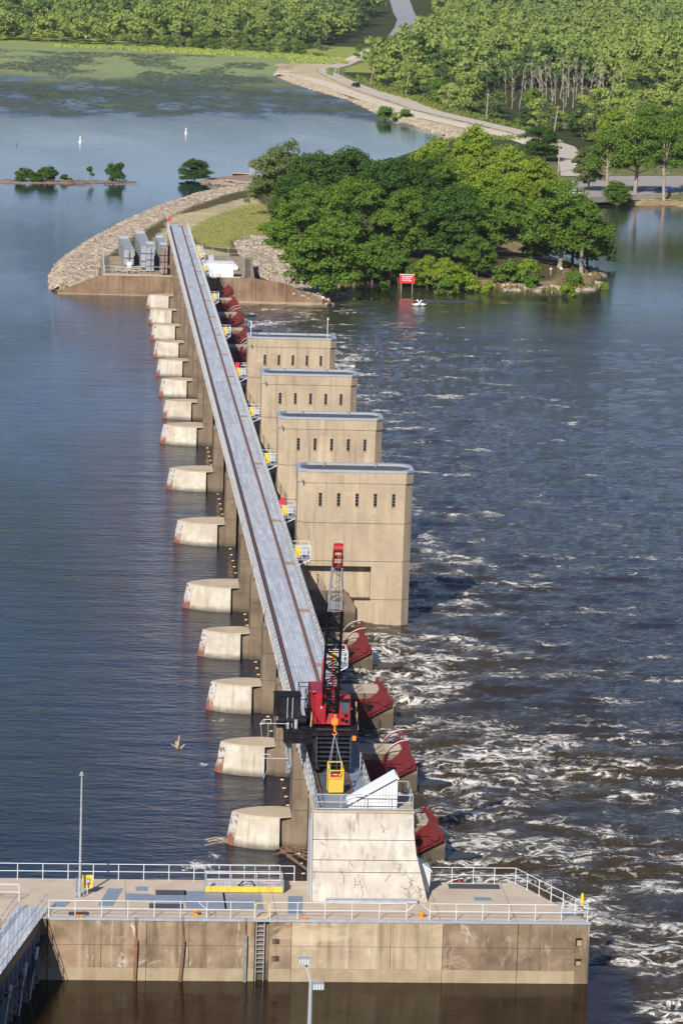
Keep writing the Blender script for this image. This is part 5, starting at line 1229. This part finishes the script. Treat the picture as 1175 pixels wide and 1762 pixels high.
# spit of driftwood with shrubs in the pool
spit = MB(); 
def spitpoly(uvs, z): return [(gp(u, v, 0).x, gp(u, v, 0).y) for u, v in uvs]
spit.prism(spitpoly(((345, 314), (380, 317), (420, 320), (447, 322), (452, 304), (430, 303), (400, 305), (360, 309)), 0), 2, -1, .5)
tag(spit.build('mud_spit', plain('mud_flat', (.24, .175, .12), .95, var=.35, sc=.6)), kind='structure')
spit = MB(); spit.prism(spitpoly(((-200, 316), (0, 314), (60, 315), (160, 315), (235, 313), (215, 311), (160, 311), (60, 311), (0, 311), (-200, 311)), 0), 2, -1, .22)
tag(spit.build('mud_bar', plain('mud_flat', (.24, .175, .12))), kind='structure')
SP = 'shrubs on the bars in the pool'
for u, v, s, sz, lab in ((335, 314, .66, .44, 'big round dark shrub standing in the pool at the end of the spit'), (42, 312, 1.0, .9, 'low green shrub at the left end of the bar'), (82, 312, 1.1, 1.0, 'low green shrub left of the middle of the bar'), (62, 312, .8, .6, 'small low shrub between the two left shrubs of the bar'), (112, 311, .6, .45, 'scrubby little shrub in the middle of the bar'), (195, 312, .9, 1.2, 'ragged shrub foot under the small tree of the bar')):
    plant('bushd' if u != 335 else 'dark', ('leafy_bush', 21, 2.7, 3.6, 44, 80, .26, L_dark, 1.15, .0, M_bark, 0, 3, .1), u, v, s, lab, 'bush', SP, z=.1 if u != 335 else -.6, sz=sz)
plant('youngd', ('young_tree', 22, 1.9, 7, 16, 50, .3, L_dark, 1.0, .25, M_bark, .3, 2, .12), 203, 312, .9, 'small open crowned tree on the bar in the pool', 'tree', SP, z=.1)
plant('youngd', None, 156, 312, .62, 'thin sapling in the middle of the bar in the pool', 'tree', SP, z=.1, sz=.7)
for u, v, s, k, lab in ((662, 205, 1.3, 'bush', 'left bush at the foot of the causeway slope'), (698, 206, 1.1, 'bush', 'right bush at the foot of the causeway slope'), (678, 206, .7, 'bushb', 'small bush between the two at the causeway foot')): plant(k, K[k], u, v, s, lab, 'bush', 'bushes at the causeway foot', z=.2)
# parking lot trees
for u, v, s, sz, k, lab in ((1046, 333, .95, 1.0, 'park', 'loose tree left of three on the grass beside the parking lot'), (1062, 340, .6, .45, 'mid', 'small dark tree between the two big parking lot trees'), (1091, 334, 1.15, 1.15, 'park', 'largest tree beside the parking lot, with a straight trunk'), (1143, 337, 1.0, 1.15, 'park', 'right hand parking lot tree with a pale forked trunk'), (1190, 330, 1.1, 1.15, 'park', 'tree cut by the right edge of the photo at the parking lot'),
    (1010, 330, .75, .75, 'olive', 'smaller tree at the left corner of the parking lot'), (1060, 262, 1.0, .9, 'bright', 'yellow green tree behind the parking lot'), (1120, 262, 1.1, 1.0, 'mid', 'green tree behind the parking lot on the right'), (1170, 280, 1.1, 1.1, 'mid', 'green tree behind the parking lot at the right edge'), (1035, 215, .9, .8, 'bright', 'yellow green tree on the causeway side of the flooded wood')):
    plant(k, K[k], u, v, s, lab, 'tree', 'trees round the parking lot', sz=sz)
# ------------------------------------------------------------------ the far woods
def farproto(seed, lm, rad=5.2, h=13, nc=56, per=48, leaf=.42): return tree_proto('forest_tree', seed, rad, h, nc, per, leaf, lm, 2.1, -.02, M_bark, .3, 1, .22)
FP = [farproto(31, L_farm), farproto(32, L_farm, 4.6, 14, 50), farproto(33, L_fard, 5.4, 13), farproto(34, L_olive, 4.4, 12, 36, 36), farproto(35, L_mid, 5.2, 12)]
CW = np.array([(p.x, p.y) for p in [gp(u, v, 3.3) for u, v in ((604, 92), (590, 129), (639, 149), (728, 178), (820, 199), (891, 215), (960, 236), (995, 262))]])
HR = np.array([(p.x, p.y) for p in [gp(u, v, 1.5) for u, v in ((604, 92), (650, 76), (684, 64), (700, 42), (703, 28), (690, 12), (668, -4))]])
def pdist(x, y, Pl):
    d = np.full(np.shape(x), 1e9)
    for a, b in zip(Pl[:-1], Pl[1:]): d = np.minimum(d, segdist(x, y, a, b))
    return d
def projuv(P):
    d = P-np.array(CP); f, r2, u2 = map(np.array, (_f, _r2, _u2)); z = d@f
    return 587.5+FPX*(d@r2)/z, 881-FPX*(d@u2)/z
rgf = np.random.default_rng(77)
def woods(x0, x1, y0, y1, sp):
    xs_, ys_ = np.meshgrid(np.arange(x0, x1, sp), np.arange(y0, y1, sp)); x = (xs_+rgf.uniform(-.42, .42, xs_.shape)*sp).ravel(); y = (ys_+rgf.uniform(-.42, .42, ys_.shape)*sp).ravel()
    h, ins, dm, kn = ground_h(x, y)
    sd = inside(x, y, SLOUGH); cwx = np.interp(y, CW[::-1, 1], CW[::-1, 0])          # right of the causeway
    right = (x > cwx+11) & (y < 1500); left = (kn['M'] > 26) & (y >= 1400)
    k = ins & (h > .2) & ~sd & (pdist(x, y, CW) > 10) & (pdist(x, y, HR) > 25) & (right | left | (y > 1500))
    k &= ~((kn['P'] < 26) & (y < 1500)); k &= (kn['M'] > 26)
    u, v = projuv(np.stack([x, y, h+6], -1)); k &= (u > -60) & (u < 1260) & (v > -60)
    k &= ~((y < 760) & (x < 150)) & ~((y < 690))
    u0, v0 = projuv(np.stack([x, y, h], -1)); k &= ~((u0 > 850) & (u0 < 1010) & (v0 > 158) & (v0 < 235) & (rgf.random(len(u0)) < .72))
    return x[k], y[k], h[k]
x, y, h = woods(95, 260, 760, 1330, 8.2)
o_ = np.argsort(y); x, y, h = x[o_], y[o_], h[o_]
# nearest trees as things, the deeper wood as one mass
kv = []; 
for i in range(len(x)): kv.append(i)
NI = 190
far_x, far_y, far_h = [x[NI:]], [y[NI:]], [h[NI:]]
used = [False]*5
FSTOCK = [o for o in FP]
def wood_tree(x, y, h, k, s, sz, lab, grp):
    if not used[k]: o = FP[k]; used[k] = True
    else: o = dup(FP[k])
    tag(o, lab, 'tree', grp); put(o, x, y, h, s, rgf.uniform(0, 6.28), sz)
for i in range(NI):
    k = int(rgf.choice([0, 0, 1, 1, 2, 3, 4])); s = rgf.uniform(.5, 1.15)
    wood_tree(x[i], y[i], h[i], k, s, s*rgf.uniform(.8, 1.12), 'leafy tree in the flooded wood beyond the causeway road', 'trees of the wood beyond the causeway')
xl, yl, hl = woods(-75, 175, 1425, 1540, 8.5); o_ = np.argsort(yl); xl, yl, hl = xl[o_], yl[o_], hl[o_]
NL = min(90, len(xl)); far_x.append(xl[NL:]); far_y.append(yl[NL:]); far_h.append(hl[NL:])
for i in range(NL):
    k = int(rgf.choice([0, 2, 3, 3, 4])); s = rgf.uniform(.45, .75)
    wood_tree(xl[i], yl[i], hl[i], k, s, s*rgf.uniform(.7, 1.0), 'low tree in the belt at the far edge of the marsh', 'trees along the far marsh edge')
for a in ((-110, 180, 1540, 2000, 9.5), (175, 520, 1330, 2000, 10.5), (255, 420, 760, 1330, 10), (-160, 700, 2000, 2700, 14), (-200, 900, 2700, 3600, 24)):
    X_, Y_, H_ = woods(*a); far_x.append(X_); far_y.append(Y_); far_h.append(H_)
X_, Y_, H_ = map(np.concatenate, (far_x, far_y, far_h)); n = len(X_); print('far trees', n)
def wood_mass(name, sel, lm, seed, lab):
    rg_ = np.random.default_rng(seed); xx, yy, hh = X_[sel], Y_[sel], H_[sel]; n = len(xx)
    T_ = []
    for q in range(4):
        C, Rr = crown_centres(rg_, 20, 5.3, 1.5, 12.5, 2.4); V, F = leaf_cloud(rg_, C, Rr, 17, .8); T_.append(V.reshape(-1, 4, 3))
    nq = min(len(t) for t in T_); T_ = np.stack([t[:nq] for t in T_])
    w_ = rg_.integers(0, 4, n); a = rg_.uniform(0, 6.28, n); s = rg_.uniform(.55, 1.4, n)*np.where(yy > 2000, 1.45, 1.0)*np.where(yy > 2700, 1.5, 1); B = T_[w_]*s[:, None, None, None]; B[..., 2] *= rg_.uniform(.8, 1.2, n)[:, None, None]
    c, s2 = np.cos(a)[:, None, None], np.sin(a)[:, None, None]
    V = np.stack([B[..., 0]*c-B[..., 1]*s2+xx[:, None, None], B[..., 0]*s2+B[..., 1]*c+yy[:, None, None], B[..., 2]+hh[:, None, None]], -1).reshape(-1, 3)
    o = linkmesh(name, npmesh(name, V, np.arange(len(V)).reshape(-1, 4), lm)); tag(o, lab, None, None, 'stuff')
hue = vnoise(X_*.012+9, Y_*.006) + rgf.uniform(-.35, .35, n); dk = (Y_ > 2560) | (hue > .78)
wood_mass('distant_woods', ~dk & (hue <= .55), L_farm, 5, 'sunlit mass of distant woodland'); wood_mass('distant_woods', ~dk & (hue > .55), leafmat('leaf_far_mid', (.095, .15, .04), (.22, .29, .08)), 6, 'mid green mass of distant woodland'); wood_mass('distant_woods', dk, L_fard, 7, 'dark mass of woodland on the distant rise')
# dead pale trunks in the flooded wood
def dead_tree(seed, h):
    rg_ = random.Random(seed); o = empty('dead_tree', (0, 0, 0)); h = h*1.1; m = MB(); p = Vector((0, 0, -1)); d = Vector((rg_.uniform(-.12, .12), 0, 1)); r = .2; tips = []
    for k in range(5):
        q = p+d*h/5; m.tube(p, q, r, 6, r*.78); tips.append(q); p = q; r *= .78; d = (d+Vector((rg_.uniform(-.15, .15), rg_.uniform(-.1, .1), 0))).normalized()
    m.build('trunk', M_barkw, o); m = MB()
    for q in tips[1:]:
        for j in range(3): e = q+Vector((rg_.uniform(-1, 1)*h*.16, rg_.uniform(-1, 1)*h*.1, rg_.uniform(.05, .2)*h)); m.tube(q, e, .09, 5, .03); m.tube(e, e+Vector((rg_.uniform(-.8, .8), 0, rg_.uniform(.2, .9))), .04, 4, .02)
    m.build('bare_branches', M_barkw, o); return o
DT = [dead_tree(k, 11+k) for k in range(3)]; ud = [0]*3
for i, (u, v) in enumerate(((905, 182), (915, 176), (893, 186), (926, 172), (940, 170), (951, 176), (963, 170), (972, 184), (985, 186), (978, 168), (1000, 186), (1010, 184), (990, 172), (870, 180), (845, 178), (835, 170), (880, 168), (1022, 186), (1035, 178), (1050, 184), (948, 190), (910, 197), (925, 199), (1060, 176), (1172, 188), (860, 198), (1040, 190), (995, 196), (970, 192), (784, 170), (1004, 178), (955, 182), (935, 184), (880, 188))):
    k = i % 3; q = DT[k] if not ud[k] else dup(DT[k]); ud[k] = 1; p = gp(u, v, -.9); tag(q, 'bare pale dead tree standing in the flooded wood', 'dead tree', 'dead trees in the flooded wood'); put(q, p.x, p.y, -1, random.uniform(.8, 1.35), random.uniform(0, 6))
# utility poles on the causeway
for u, v, ln, lab in ((582, 126, 0, 'leftmost white utility pole on the causeway'), (637, 140, .16, 'leaning utility pole just right of the black car'), (698, 155, .12, 'second leaning utility pole along the causeway'), (767, 176, .14, 'third leaning utility pole along the causeway'), (837, 196, .03, 'fourth utility pole along the causeway'), (953, 220, .12, 'leaning utility pole near the right end of the causeway'), (961, 285, .0, 'utility pole among the trees near the parking lot'), (1093, 230, 0, 'short white pole behind the parking lot')):
    p = gp(u, v, 3); q = empty('utility_pole', (p.x, p.y, gh(p.x, p.y)), 0, lab, 'utility pole', 'utility poles along the causeway'); m = MB().tube((0, 0, 0), (ln*9, 0, 9), .2, 6, .14); m.build('pole', M_drift, q); MB().bar((ln*8.6-.8, 0, 8.5), (ln*8.6+.8, 0, 8.5), .15, .15).build('crossarm', M_drift, q)
# ------------------------------------------------------------------ vehicles
def car(color, kind='suv'):
    o = empty('parked_car', (0, 0, 0)); h = 1.75 if kind == 'suv' else 1.42; L = 2.35
    m = MB(); prof = [(-L, .35), (L, .35), (L, .85), (L-.15, .98), (1.25, 1.05), (.65, h), (-L+.55 if kind == 'suv' else -1.3, h), (-L+.1 if kind == 'suv' else -1.95, 1.05), (-L, .9)]
    m.prism([(p[0], p[1]) for p in prof], 1, -.9, .9); m.build('body', plain('car_'+color[0], color[1], .3, metal=.1, var=.05), o, bevel=.06)
    m = MB()
    for s in (-1, 1): m.prism([(1.05, 1.07), (.58, h-.08), (-L+.75 if kind == 'suv' else -1.2, h-.08), (-L+.4 if kind == 'suv' else -1.7, 1.07)], 1, s*.905, s*.9)
    m.bar((1.27, 0, 1.1), (.68, 0, h-.06), 1.5, .03); m.bar((-L+.1 if kind == 'suv' else -1.95, 0, 1.12), (-L+.52 if kind == 'suv' else -1.35, 0, h-.06), 1.5, .03); m.build('window', M_glass, o)
    for x in (-1.45, 1.45):
        for s in (-1, 1): q = MB().tube((x, s*.72, .35), (x, s*.93, .35), .36, 14).build('wheel', M_rubber, o); MB().tube((x, s*.93, .35), (x, s*.945, .35), .2, 10).build('rim', M_cope, q)
    for s in (-.6, .6): MB().box(L-.02, L+.02, s-.15, s+.15, .65, .82).build('headlight', M_white, o)
    return o
for (u, v, z, rz, col_, kd, lab) in ((612, 140, 3.45, R(110), ('black', (.012, .013, .02)), 'suv', 'black car driving on the causeway road'), (1142, 330, 1.45, R(-8), ('blue', (.02, .07, .3)), 'sedan', 'blue car parked behind the pale forked tree'),
        (992, 337, 1.45, R(-35), ('white', (.7, .7, .7)), 'sedan', 'white car parked at the left corner of the parking lot'), (1001, 285, 2.6, R(10), ('silver', (.6, .62, .64)), 'suv', 'white van half hidden behind the trees above the parking lot')):
    c = car(col_, kd); p = gp(u, v, z); c.location = (p.x, p.y, max(gh(p.x, p.y)+.2, 1) if z == 3.45 and u < 700 else z); c.rotation_euler = (0, 0, rz); tag(c, lab, 'car')
# pale boat in the inlet
p = gp(922, 447, ZT+.2); o = empty('small_boat', (p.x, p.y, ZT), R(8), 'white boat moored in the little inlet behind the bushes', 'boat')
m = MB(); A = [(-3, 0, .1), (-2.6, -.8, .1), (2, -.8, .1), (3.2, 0, .1), (2, .8, .1), (-2.6, .8, .1)]; B = [(x*1.1, y*1.35, .95) for x, y, z in A]; m.loft(A, B); m.build('hull', M_shed, o); MB().prism([(-.8, .95), (1.3, .95), (.7, 1.75), (-.6, 1.75)], 1, -.6, .6).build('cabin', M_glass, o)
# navigation buoys, gulls, floating stump, driftwood
def buoy(mt, lab, u, v, s=1):
    p = gp(u, v, 0); o = empty('channel_buoy', (p.x, p.y, 0), 0, lab, 'buoy'); MB().tube((0, 0, -.2), (0, 0, .5*s), .75*s, 12, .6*s).build('float_collar', mt, o); MB().tube((0, 0, .5*s), (0, 0, 2.3*s), .42*s, 10, .3*s).build('body', mt, o); MB().box(-.35*s, .35*s, -.35*s, .35*s, 1.1*s, 1.4*s).build('orange_band', M_org, o)
buoy(M_white, 'left white channel buoy with orange band in the pool', 138, 244, .75); buoy(M_white, 'right white channel buoy with orange band in the pool', 320, 229, .75); buoy(plain('buoy_green', (.02, .25, .12), .5), 'small green buoy at the left edge of the pool', 28, 249, .5)
def gull(u, v, z, lab, rz):
    p = gp(u, v, z); o = empty('water_bird', (p.x, p.y, z), rz, lab, 'bird', 'white birds on the tail water')
    m = MB(); m.ball((0, 0, .22), .55, 12, 8, (1.25, .6, .5)); m.ball((-.6, 0, .3), .25, 8, 6, (1.4, .6, .4)); m.tube((.5, 0, .3), (.72, 0, .85), .12, 8, .09); m.ball((.8, 0, .92), .15, 8, 6); m.tube((.85, 0, .9), (1.25, 0, .75), .05, 6, .02); m.build('body', M_shed, o, smooth=True)
gull(717, 526, ZT+.05, 'left white bird swimming below the red sign', .3); gull(725, 525.5, ZT+.05, 'right white bird swimming below the red sign', 2.6)
def logs(name, u, v, z, n, spread, ln, lab, mt=M_drift, ang=0, seed=1, r=.1, cat='driftwood'):
    rg_ = random.Random(seed); p = gp(u, v, z); m = MB(p)
    for k in range(n):
        a = ang+rg_.uniform(-.6, .6); c = p+Vector((rg_.uniform(-1, 1)*spread[0], rg_.uniform(-1, 1)*spread[1], rg_.uniform(0, .25))); L = ln*rg_.uniform(.35, 1); d = Vector((math.cos(a), math.sin(a), rg_.uniform(-.12, .2)))*L/2
        rr_ = r*rg_.uniform(.5, 1.2); mid_ = c+Vector((0, rg_.uniform(-.1, .1)*L, rg_.uniform(0, .1)*L)); m.tube(c-d, mid_, rr_, 6, rr_*.85); m.tube(mid_, c+d, rr_*.85, 6, rr_*.4)
    return tag(m.build(name, mt), lab, cat)
logs('driftwood_heap', 380, 1452, 0.05, 7, (.6, .5), 1.6, 'heap of floating branches caught at the nose of the nearest pier', seed=3, r=.05)
o = empty('snag', gp(308, 1288, 0), 0, 'bleached forked snag sticking out of the pool left of the second pier', 'snag'); m = MB(); m.tube((0, 0, -.5), (-.25, 0, .55), .16, 8, .1); m.tube((-.1, 0, .2), (.02, 0, 1.05), .12, 7, .06); m.tube((0, 0, -.2), (.45, .1, .3), .1, 6, .05); m.tube((-.2, 0, .1), (-.65, 0, .35), .08, 6, .03); m.build('stump', M_drift, o)
pa = gp(485, 1465, .1); pb = gp(532, 1500, .1)
m = MB(pa); m.tube(pa, pb, .16, 8, .08); m.tube(pa+Vector((.3, .4, .1)), pb+Vector((.1, 2.4, .1)), .1, 7, .06); tag(m.build('floating_log', M_wood), 'long brown log floating between the nearest pier and the abutment', 'log')
logs('driftwood_heap', 505, 1470, .05, 16, (.9, 1.3), 1.8, 'brown driftwood packed against the column of the nearest pier', M_wood, 0, 5, .06)
logs('driftwood_heap', 405, 315, .55, 40, (5.5, 7), 5, 'bleached driftwood heaped along the mud spit', M_drift, 0, 6, .12); logs('driftwood_heap', 120, 312, .25, 34, (17, 2.2), 4, 'driftwood and bare branches along the bar in the pool', M_wood, 0, 7, .12)
logs('driftwood_heap', 205, 393, .4, 14, (1.8, 8), 4, 'dark driftwood at the waterline of the left embankment', M_wood, .6, 8, .12); logs('driftwood_heap', 710, 212, .3, 16, (4.5, 6), 5, 'driftwood at the foot of the causeway slope', M_drift, 0, 9, .15)
logs('driftwood_heap', 492, 112, .3, 14, (3.5, 10), 6, 'driftwood at the tip of the causeway embankment', M_drift, 0, 10, .22); logs('driftwood_heap', 1120, 345, .2, 8, (7, 1.5), 4, 'driftwood on the beach below the parking lot', M_drift, 0, 11, .12)
# dock with a little hut
p = gp(416, 302, .1); o = empty('floating_dock', (p.x, p.y, 0), R(-12), 'low floating dock behind the mud spit', 'dock'); MB().box(-2.3, 2.6, -1.3, 1.3, .7, .95).build('dock_deck', M_drift, o); MB().box(-2.2, -.6, -1.2, 1.2, 0, .7).box(-.2, .9, -1.2, 1.2, 0, .7).box(1.3, 2.5, -1.2, 1.2, 0, .7).build('float_drum', M_black, o); MB().tube((.3, 0, .95), (1.4, 0, 4.6), .05, 5).build('pole', M_galv, o)
p = gp(434, 302, .3); o = empty('dock_hut', (p.x, p.y, 0), R(-8), 'small grey hut beside the floating dock, partly hidden by leaves', 'hut'); MB().box(-.75, .75, -.8, .8, 0, 2.6).build('hut_wall', M_hatch, o); MB().prism([(-.9, 2.6), (.9, 2.6), (.5, 2.95), (-.5, 2.95)], 1, -.95, .95).build('hut_roof', M_roof, o); MB().ball((0, 0, 3.3), .45).build('satellite_dome', M_shed, o)
# patches of sunlight shaped as rows of small orange solids between the near piers
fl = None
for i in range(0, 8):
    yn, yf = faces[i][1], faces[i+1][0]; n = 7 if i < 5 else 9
    o = empty('light_patch_row', (4.7, yn, .03), 0, f'added row of small solid light patches across gate bay {i+1} from the near abutment', 'light patches', 'light patches across the gate bays')
    MB().tube((0, 0, 0), (0, yf-yn, 0), .02, 4).build('added_cord', M_black, o); f0 = None  # added cord joining the light patches of one bay
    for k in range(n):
        if fl is None: fl = f0 = MB().tube((-.12, 0, .05), (.12, 0, .05), .055, 8).build('float', plain('light_patch_cream', (.8, .5, .25), .6), o)  # each solid stands for one bright patch of light
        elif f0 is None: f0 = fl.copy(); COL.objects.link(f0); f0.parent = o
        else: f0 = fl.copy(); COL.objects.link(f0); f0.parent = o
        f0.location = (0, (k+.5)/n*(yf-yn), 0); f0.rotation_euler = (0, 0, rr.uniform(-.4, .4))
# lily pads (stuff)
rg_ = np.random.default_rng(9); n = 42000; x = rg_.uniform(-70, 110, n); y = rg_.uniform(900, 1420, n); h, ins, dm, kn = ground_h(x, y)
dens = np.clip((y-930)/260, 0, 1)*np.clip((fbm(x*.05+4, y*.016, 4)-.36)*5, 0, 1); k = (~ins) & (rg_.random(n) < dens) & (x < 70+(1420-y)*.02) & (kn['P'] > 6); x, y = x[k], y[k]; n = len(x)
a = rg_.uniform(0, 6.28, n)[:, None]+np.arange(6)*math.pi/3; s = rg_.uniform(.35, 1.1, n)[:, None]
V = np.stack([x[:, None]+np.cos(a)*s, y[:, None]+np.sin(a)*s*1.3, np.full(a.shape, .03)+rg_.uniform(0, .05, n)[:, None]], -1).reshape(-1, 3)
F6 = np.arange(n*6).reshape(-1, 6); tag(linkmesh('lily_pads', npmesh('lily_pads', V, F6, plain('lily_green', (.075, .105, .03), .6, var=.45, sc=.12), k=6)), 'floating lily pads spread over the far end of the pool', None, None, 'stuff')
# grass tufts: marsh and lawn edges (stuff)
def tufts(name, n, box, test, hgt, wd, mt, lab):
    rg_ = np.random.default_rng(n); x = rg_.uniform(box[0], box[1], n); y = rg_.uniform(box[2], box[3], n); h, ins, dm, kn = ground_h(x, y); k = test(x, y, h, ins, dm, kn); x, y, h = x[k], y[k], h[k]; n = len(x)
    a = rg_.uniform(0, 3.14, n); c, s = np.cos(a)*wd, np.sin(a)*wd; H_ = hgt*rg_.uniform(.5, 1.2, n); lx, ly = rg_.uniform(-.3, .3, (2, n))*H_
    V = np.stack([np.stack([x-c, y-s, h], -1), np.stack([x+c, y+s, h], -1), np.stack([x+c*.8+lx, y+s*.8+ly, h+H_], -1), np.stack([x-c*.8+lx, y-s*.8+ly, h+H_*.9], -1)], 1).reshape(-1, 3)
    tag(linkmesh(name, npmesh(name, V, np.arange(n*4).reshape(-1, 4), mt)), lab, None, None, 'stuff')
tufts('marsh_grass', 45000, (-70, 110, 1300, 1480), lambda x, y, h, i, d, k: i & (k['M'] < 40), 1.1, .5, leafmat('marsh_blades', (.22, .28, .07), (.38, .43, .11)), 'bright green marsh grass along the far bank')
tufts('lawn_grass', 26000, (8, 40, 400, 560), lambda x, y, h, i, d, k: inside(x, y, GRASS), .16, .12, L_grass, 'mown yellow green grass of the lawn behind the yard')
tufts('roadside_grass', 26000, (70, 160, 740, 1280), lambda x, y, h, i, d, k: i & (k['P'] > 22) & (k['P'] < 34) & (pdist(x, y, CW) > 5), .9, .35, leafmat('verge_blades', (.1, .14, .035), (.2, .24, .06)), 'rough green grass along the causeway road')
tufts('shore_grass', 9000, (36, 92, 384, 436), lambda x, y, h, i, d, k: i & (k['G'] < 7) & (vnoise(x*.25, y*.25) > .5), .7, .2, leafmat('shore_blades', (.12, .12, .04), (.22, .19, .07)), 'straw coloured grass along the shore of the wooded point')
# ================================================================== people
def person_mesh(J, rad, shirt, legs, hair, name='person'):
    """J: joint name -> (x,y,z); one skinned body"""
    order = list(J); E_ = [('pelvis', 'waist'), ('waist', 'chest'), ('chest', 'neck'), ('neck', 'head'), ('head', 'crown')]
    for s in 'LR': E_ += [('chest', 'sh'+s), ('sh'+s, 'el'+s), ('el'+s, 'wr'+s), ('wr'+s, 'ha'+s), ('pelvis', 'hi'+s), ('hi'+s, 'kn'+s), ('kn'+s, 'an'+s), ('an'+s, 'to'+s)]
    me = bpy.data.meshes.new(name); me.from_pydata([J[k] for k in order], [(order.index(a), order.index(b)) for a, b in E_], []); o = bpy.data.objects.new(name, me); COL.objects.link(o)
    m = o.modifiers.new('skin', 'SKIN'); m.use_smooth_shade = True; sv = me.skin_vertices[0].data
    for i, k in enumerate(order): r = rad[k.rstrip('LR') if k[-1] in 'LR' else k]; sv[i].radius = (r, r*.85)
    sv[order.index('pelvis')].use_root = True
    o.modifiers.new('sub', 'SUBSURF').levels = 1
    dg = bpy.context.evaluated_depsgraph_get(); m2 = bpy.data.meshes.new_from_object(o.evaluated_get(dg)); bpy.data.objects.remove(o)
    m2.materials.clear()
    for mt in (M_skin, shirt, legs, hair): m2.materials.append(mt)
    zw, zn, zh = J['waist'][2], J['neck'][2], J['head'][2]
    for p in m2.polygons:
        c = p.center; ar = min((Vector(c)-Vector(J['el'+s])).length for s in 'LR'); wr = min((Vector(c)-Vector(J['wr'+s])).length for s in 'LR')
        lg = min((Vector(c)-Vector(J[q+s])).length for s in 'LR' for q in ('hi', 'kn', 'an'))
        if c.z > zh+.02: p.material_index = 3
        elif c.z > zn: p.material_index = 0
        elif wr < .16: p.material_index = 0
        elif c.z > zw-.02: p.material_index = 1
        else: p.material_index = 2
    b = bpy.data.objects.new(name, m2); COL.objects.link(b); return b
RAD = dict(pelvis=.15, waist=.14, chest=.17, neck=.06, head=.1, crown=.085, sh=.075, el=.048, wr=.035, ha=.04, hi=.1, kn=.065, an=.045, to=.045)
def stand(lift=.0, sit=False):
    J = {'pelvis': (0, 0, .95), 'waist': (0, 0, 1.1), 'chest': (0, 0, 1.35), 'neck': (0, -.01, 1.5), 'head': (0, -.03, 1.62), 'crown': (0, -.02, 1.72)}
    for s, k in ((-1, 'L'), (1, 'R')):
        J['sh'+k] = (s*.19, 0, 1.42); J['el'+k] = (s*.26, -.06-lift*.1, 1.14); J['wr'+k] = (s*.22, -.3-lift*.1, 1.12+lift*.1); J['ha'+k] = (s*.19, -.39, 1.15)
        J['hi'+k] = (s*.1, 0, .88); J['kn'+k] = (s*.13, -.04, .48); J['an'+k] = (s*.14, 0, .08); J['to'+k] = (s*.15, -.16, .03)
    if sit:
        for q in J: x, y, z = J[q]; J[q] = (x, y, z-.45) if z > .8 else (x, y, z)
        for s, k in ((-1, 'L'), (1, 'R')): J['kn'+k] = (s*.16, -.4, .5); J['an'+k] = (s*.16, -.45, .1); J['to'+k] = (s*.16, -.6, .04)
    return J
sh_w = plain('shirt_white', (.75, .75, .75), .8, var=.03); sh_b = plain('shirt_blue', (.12, .2, .45), .8, var=.03); sh_o = plain('vest_orange', (.85, .13, .02), .8, var=.03); tr_d = plain('trousers_dark', (.03, .035, .05), .85); hr = plain('dark_hair', (.02, .015, .01), .8); tr_t = plain('shorts_tan', (.3, .25, .18), .85)
for u, v, z, rz, sit, sh, tr, lab in ((556, 513, .55, R(30), 0, sh_w, tr_d, 'person in a white shirt standing on rocks at the end of the far wing wall'), (561, 513.5, .4, R(-60), 1, sh_o, tr_d, 'person in an orange vest sitting between two others on the rocks'), (565, 514, .3, R(80), 1, sh_w, tr_d, 'person in a white shirt sitting low on the rocks by the water'),
        (1008, 469, -.6, R(0), 0, sh_b, tr_d, 'person in blue standing on the sand at the right tip of the wooded point'), (1011.5, 470, -.7, R(120), 0, tr_t, tr_d, 'person in dark clothes beside the one in blue at the right tip'), (947, 478, -.3, R(40), 0, sh_w, tr_t, 'person in white left of the bushes on the stony shore'), (965, 476, -.3, R(-30), 0, sh_w, tr_d, 'person in white with dark trousers on the stony shore, right of the other')):
    b = person_mesh(stand(sit=sit), RAD, sh, tr, hr); p = gp(u, v, z); b.location = (p.x, p.y, max(gh(p.x, p.y), -.9)+.05+(0.25 if u < 600 else 0)); b.rotation_euler = (0, 0, rz); tag(b, lab, 'person', 'people fishing from the bank')
# ================================================================== summer haze
HAZE = True
if HAZE:
    t = NT('haze_air'); t.t.nodes.remove(t.b); v = t.n('ShaderNodeVolumePrincipled'); v.inputs['Color'].default_value = (.86, .92, 1, 1); v.inputs['Density'].default_value = .000035; v.inputs['Anisotropy'].default_value = .2
    t.l(v.outputs[0], t.out.inputs['Volume']); tag(MB().box(-3200, 3200, -500, 5300, -4.5, 330).build('haze', t.m), None, None, None, 'stuff')
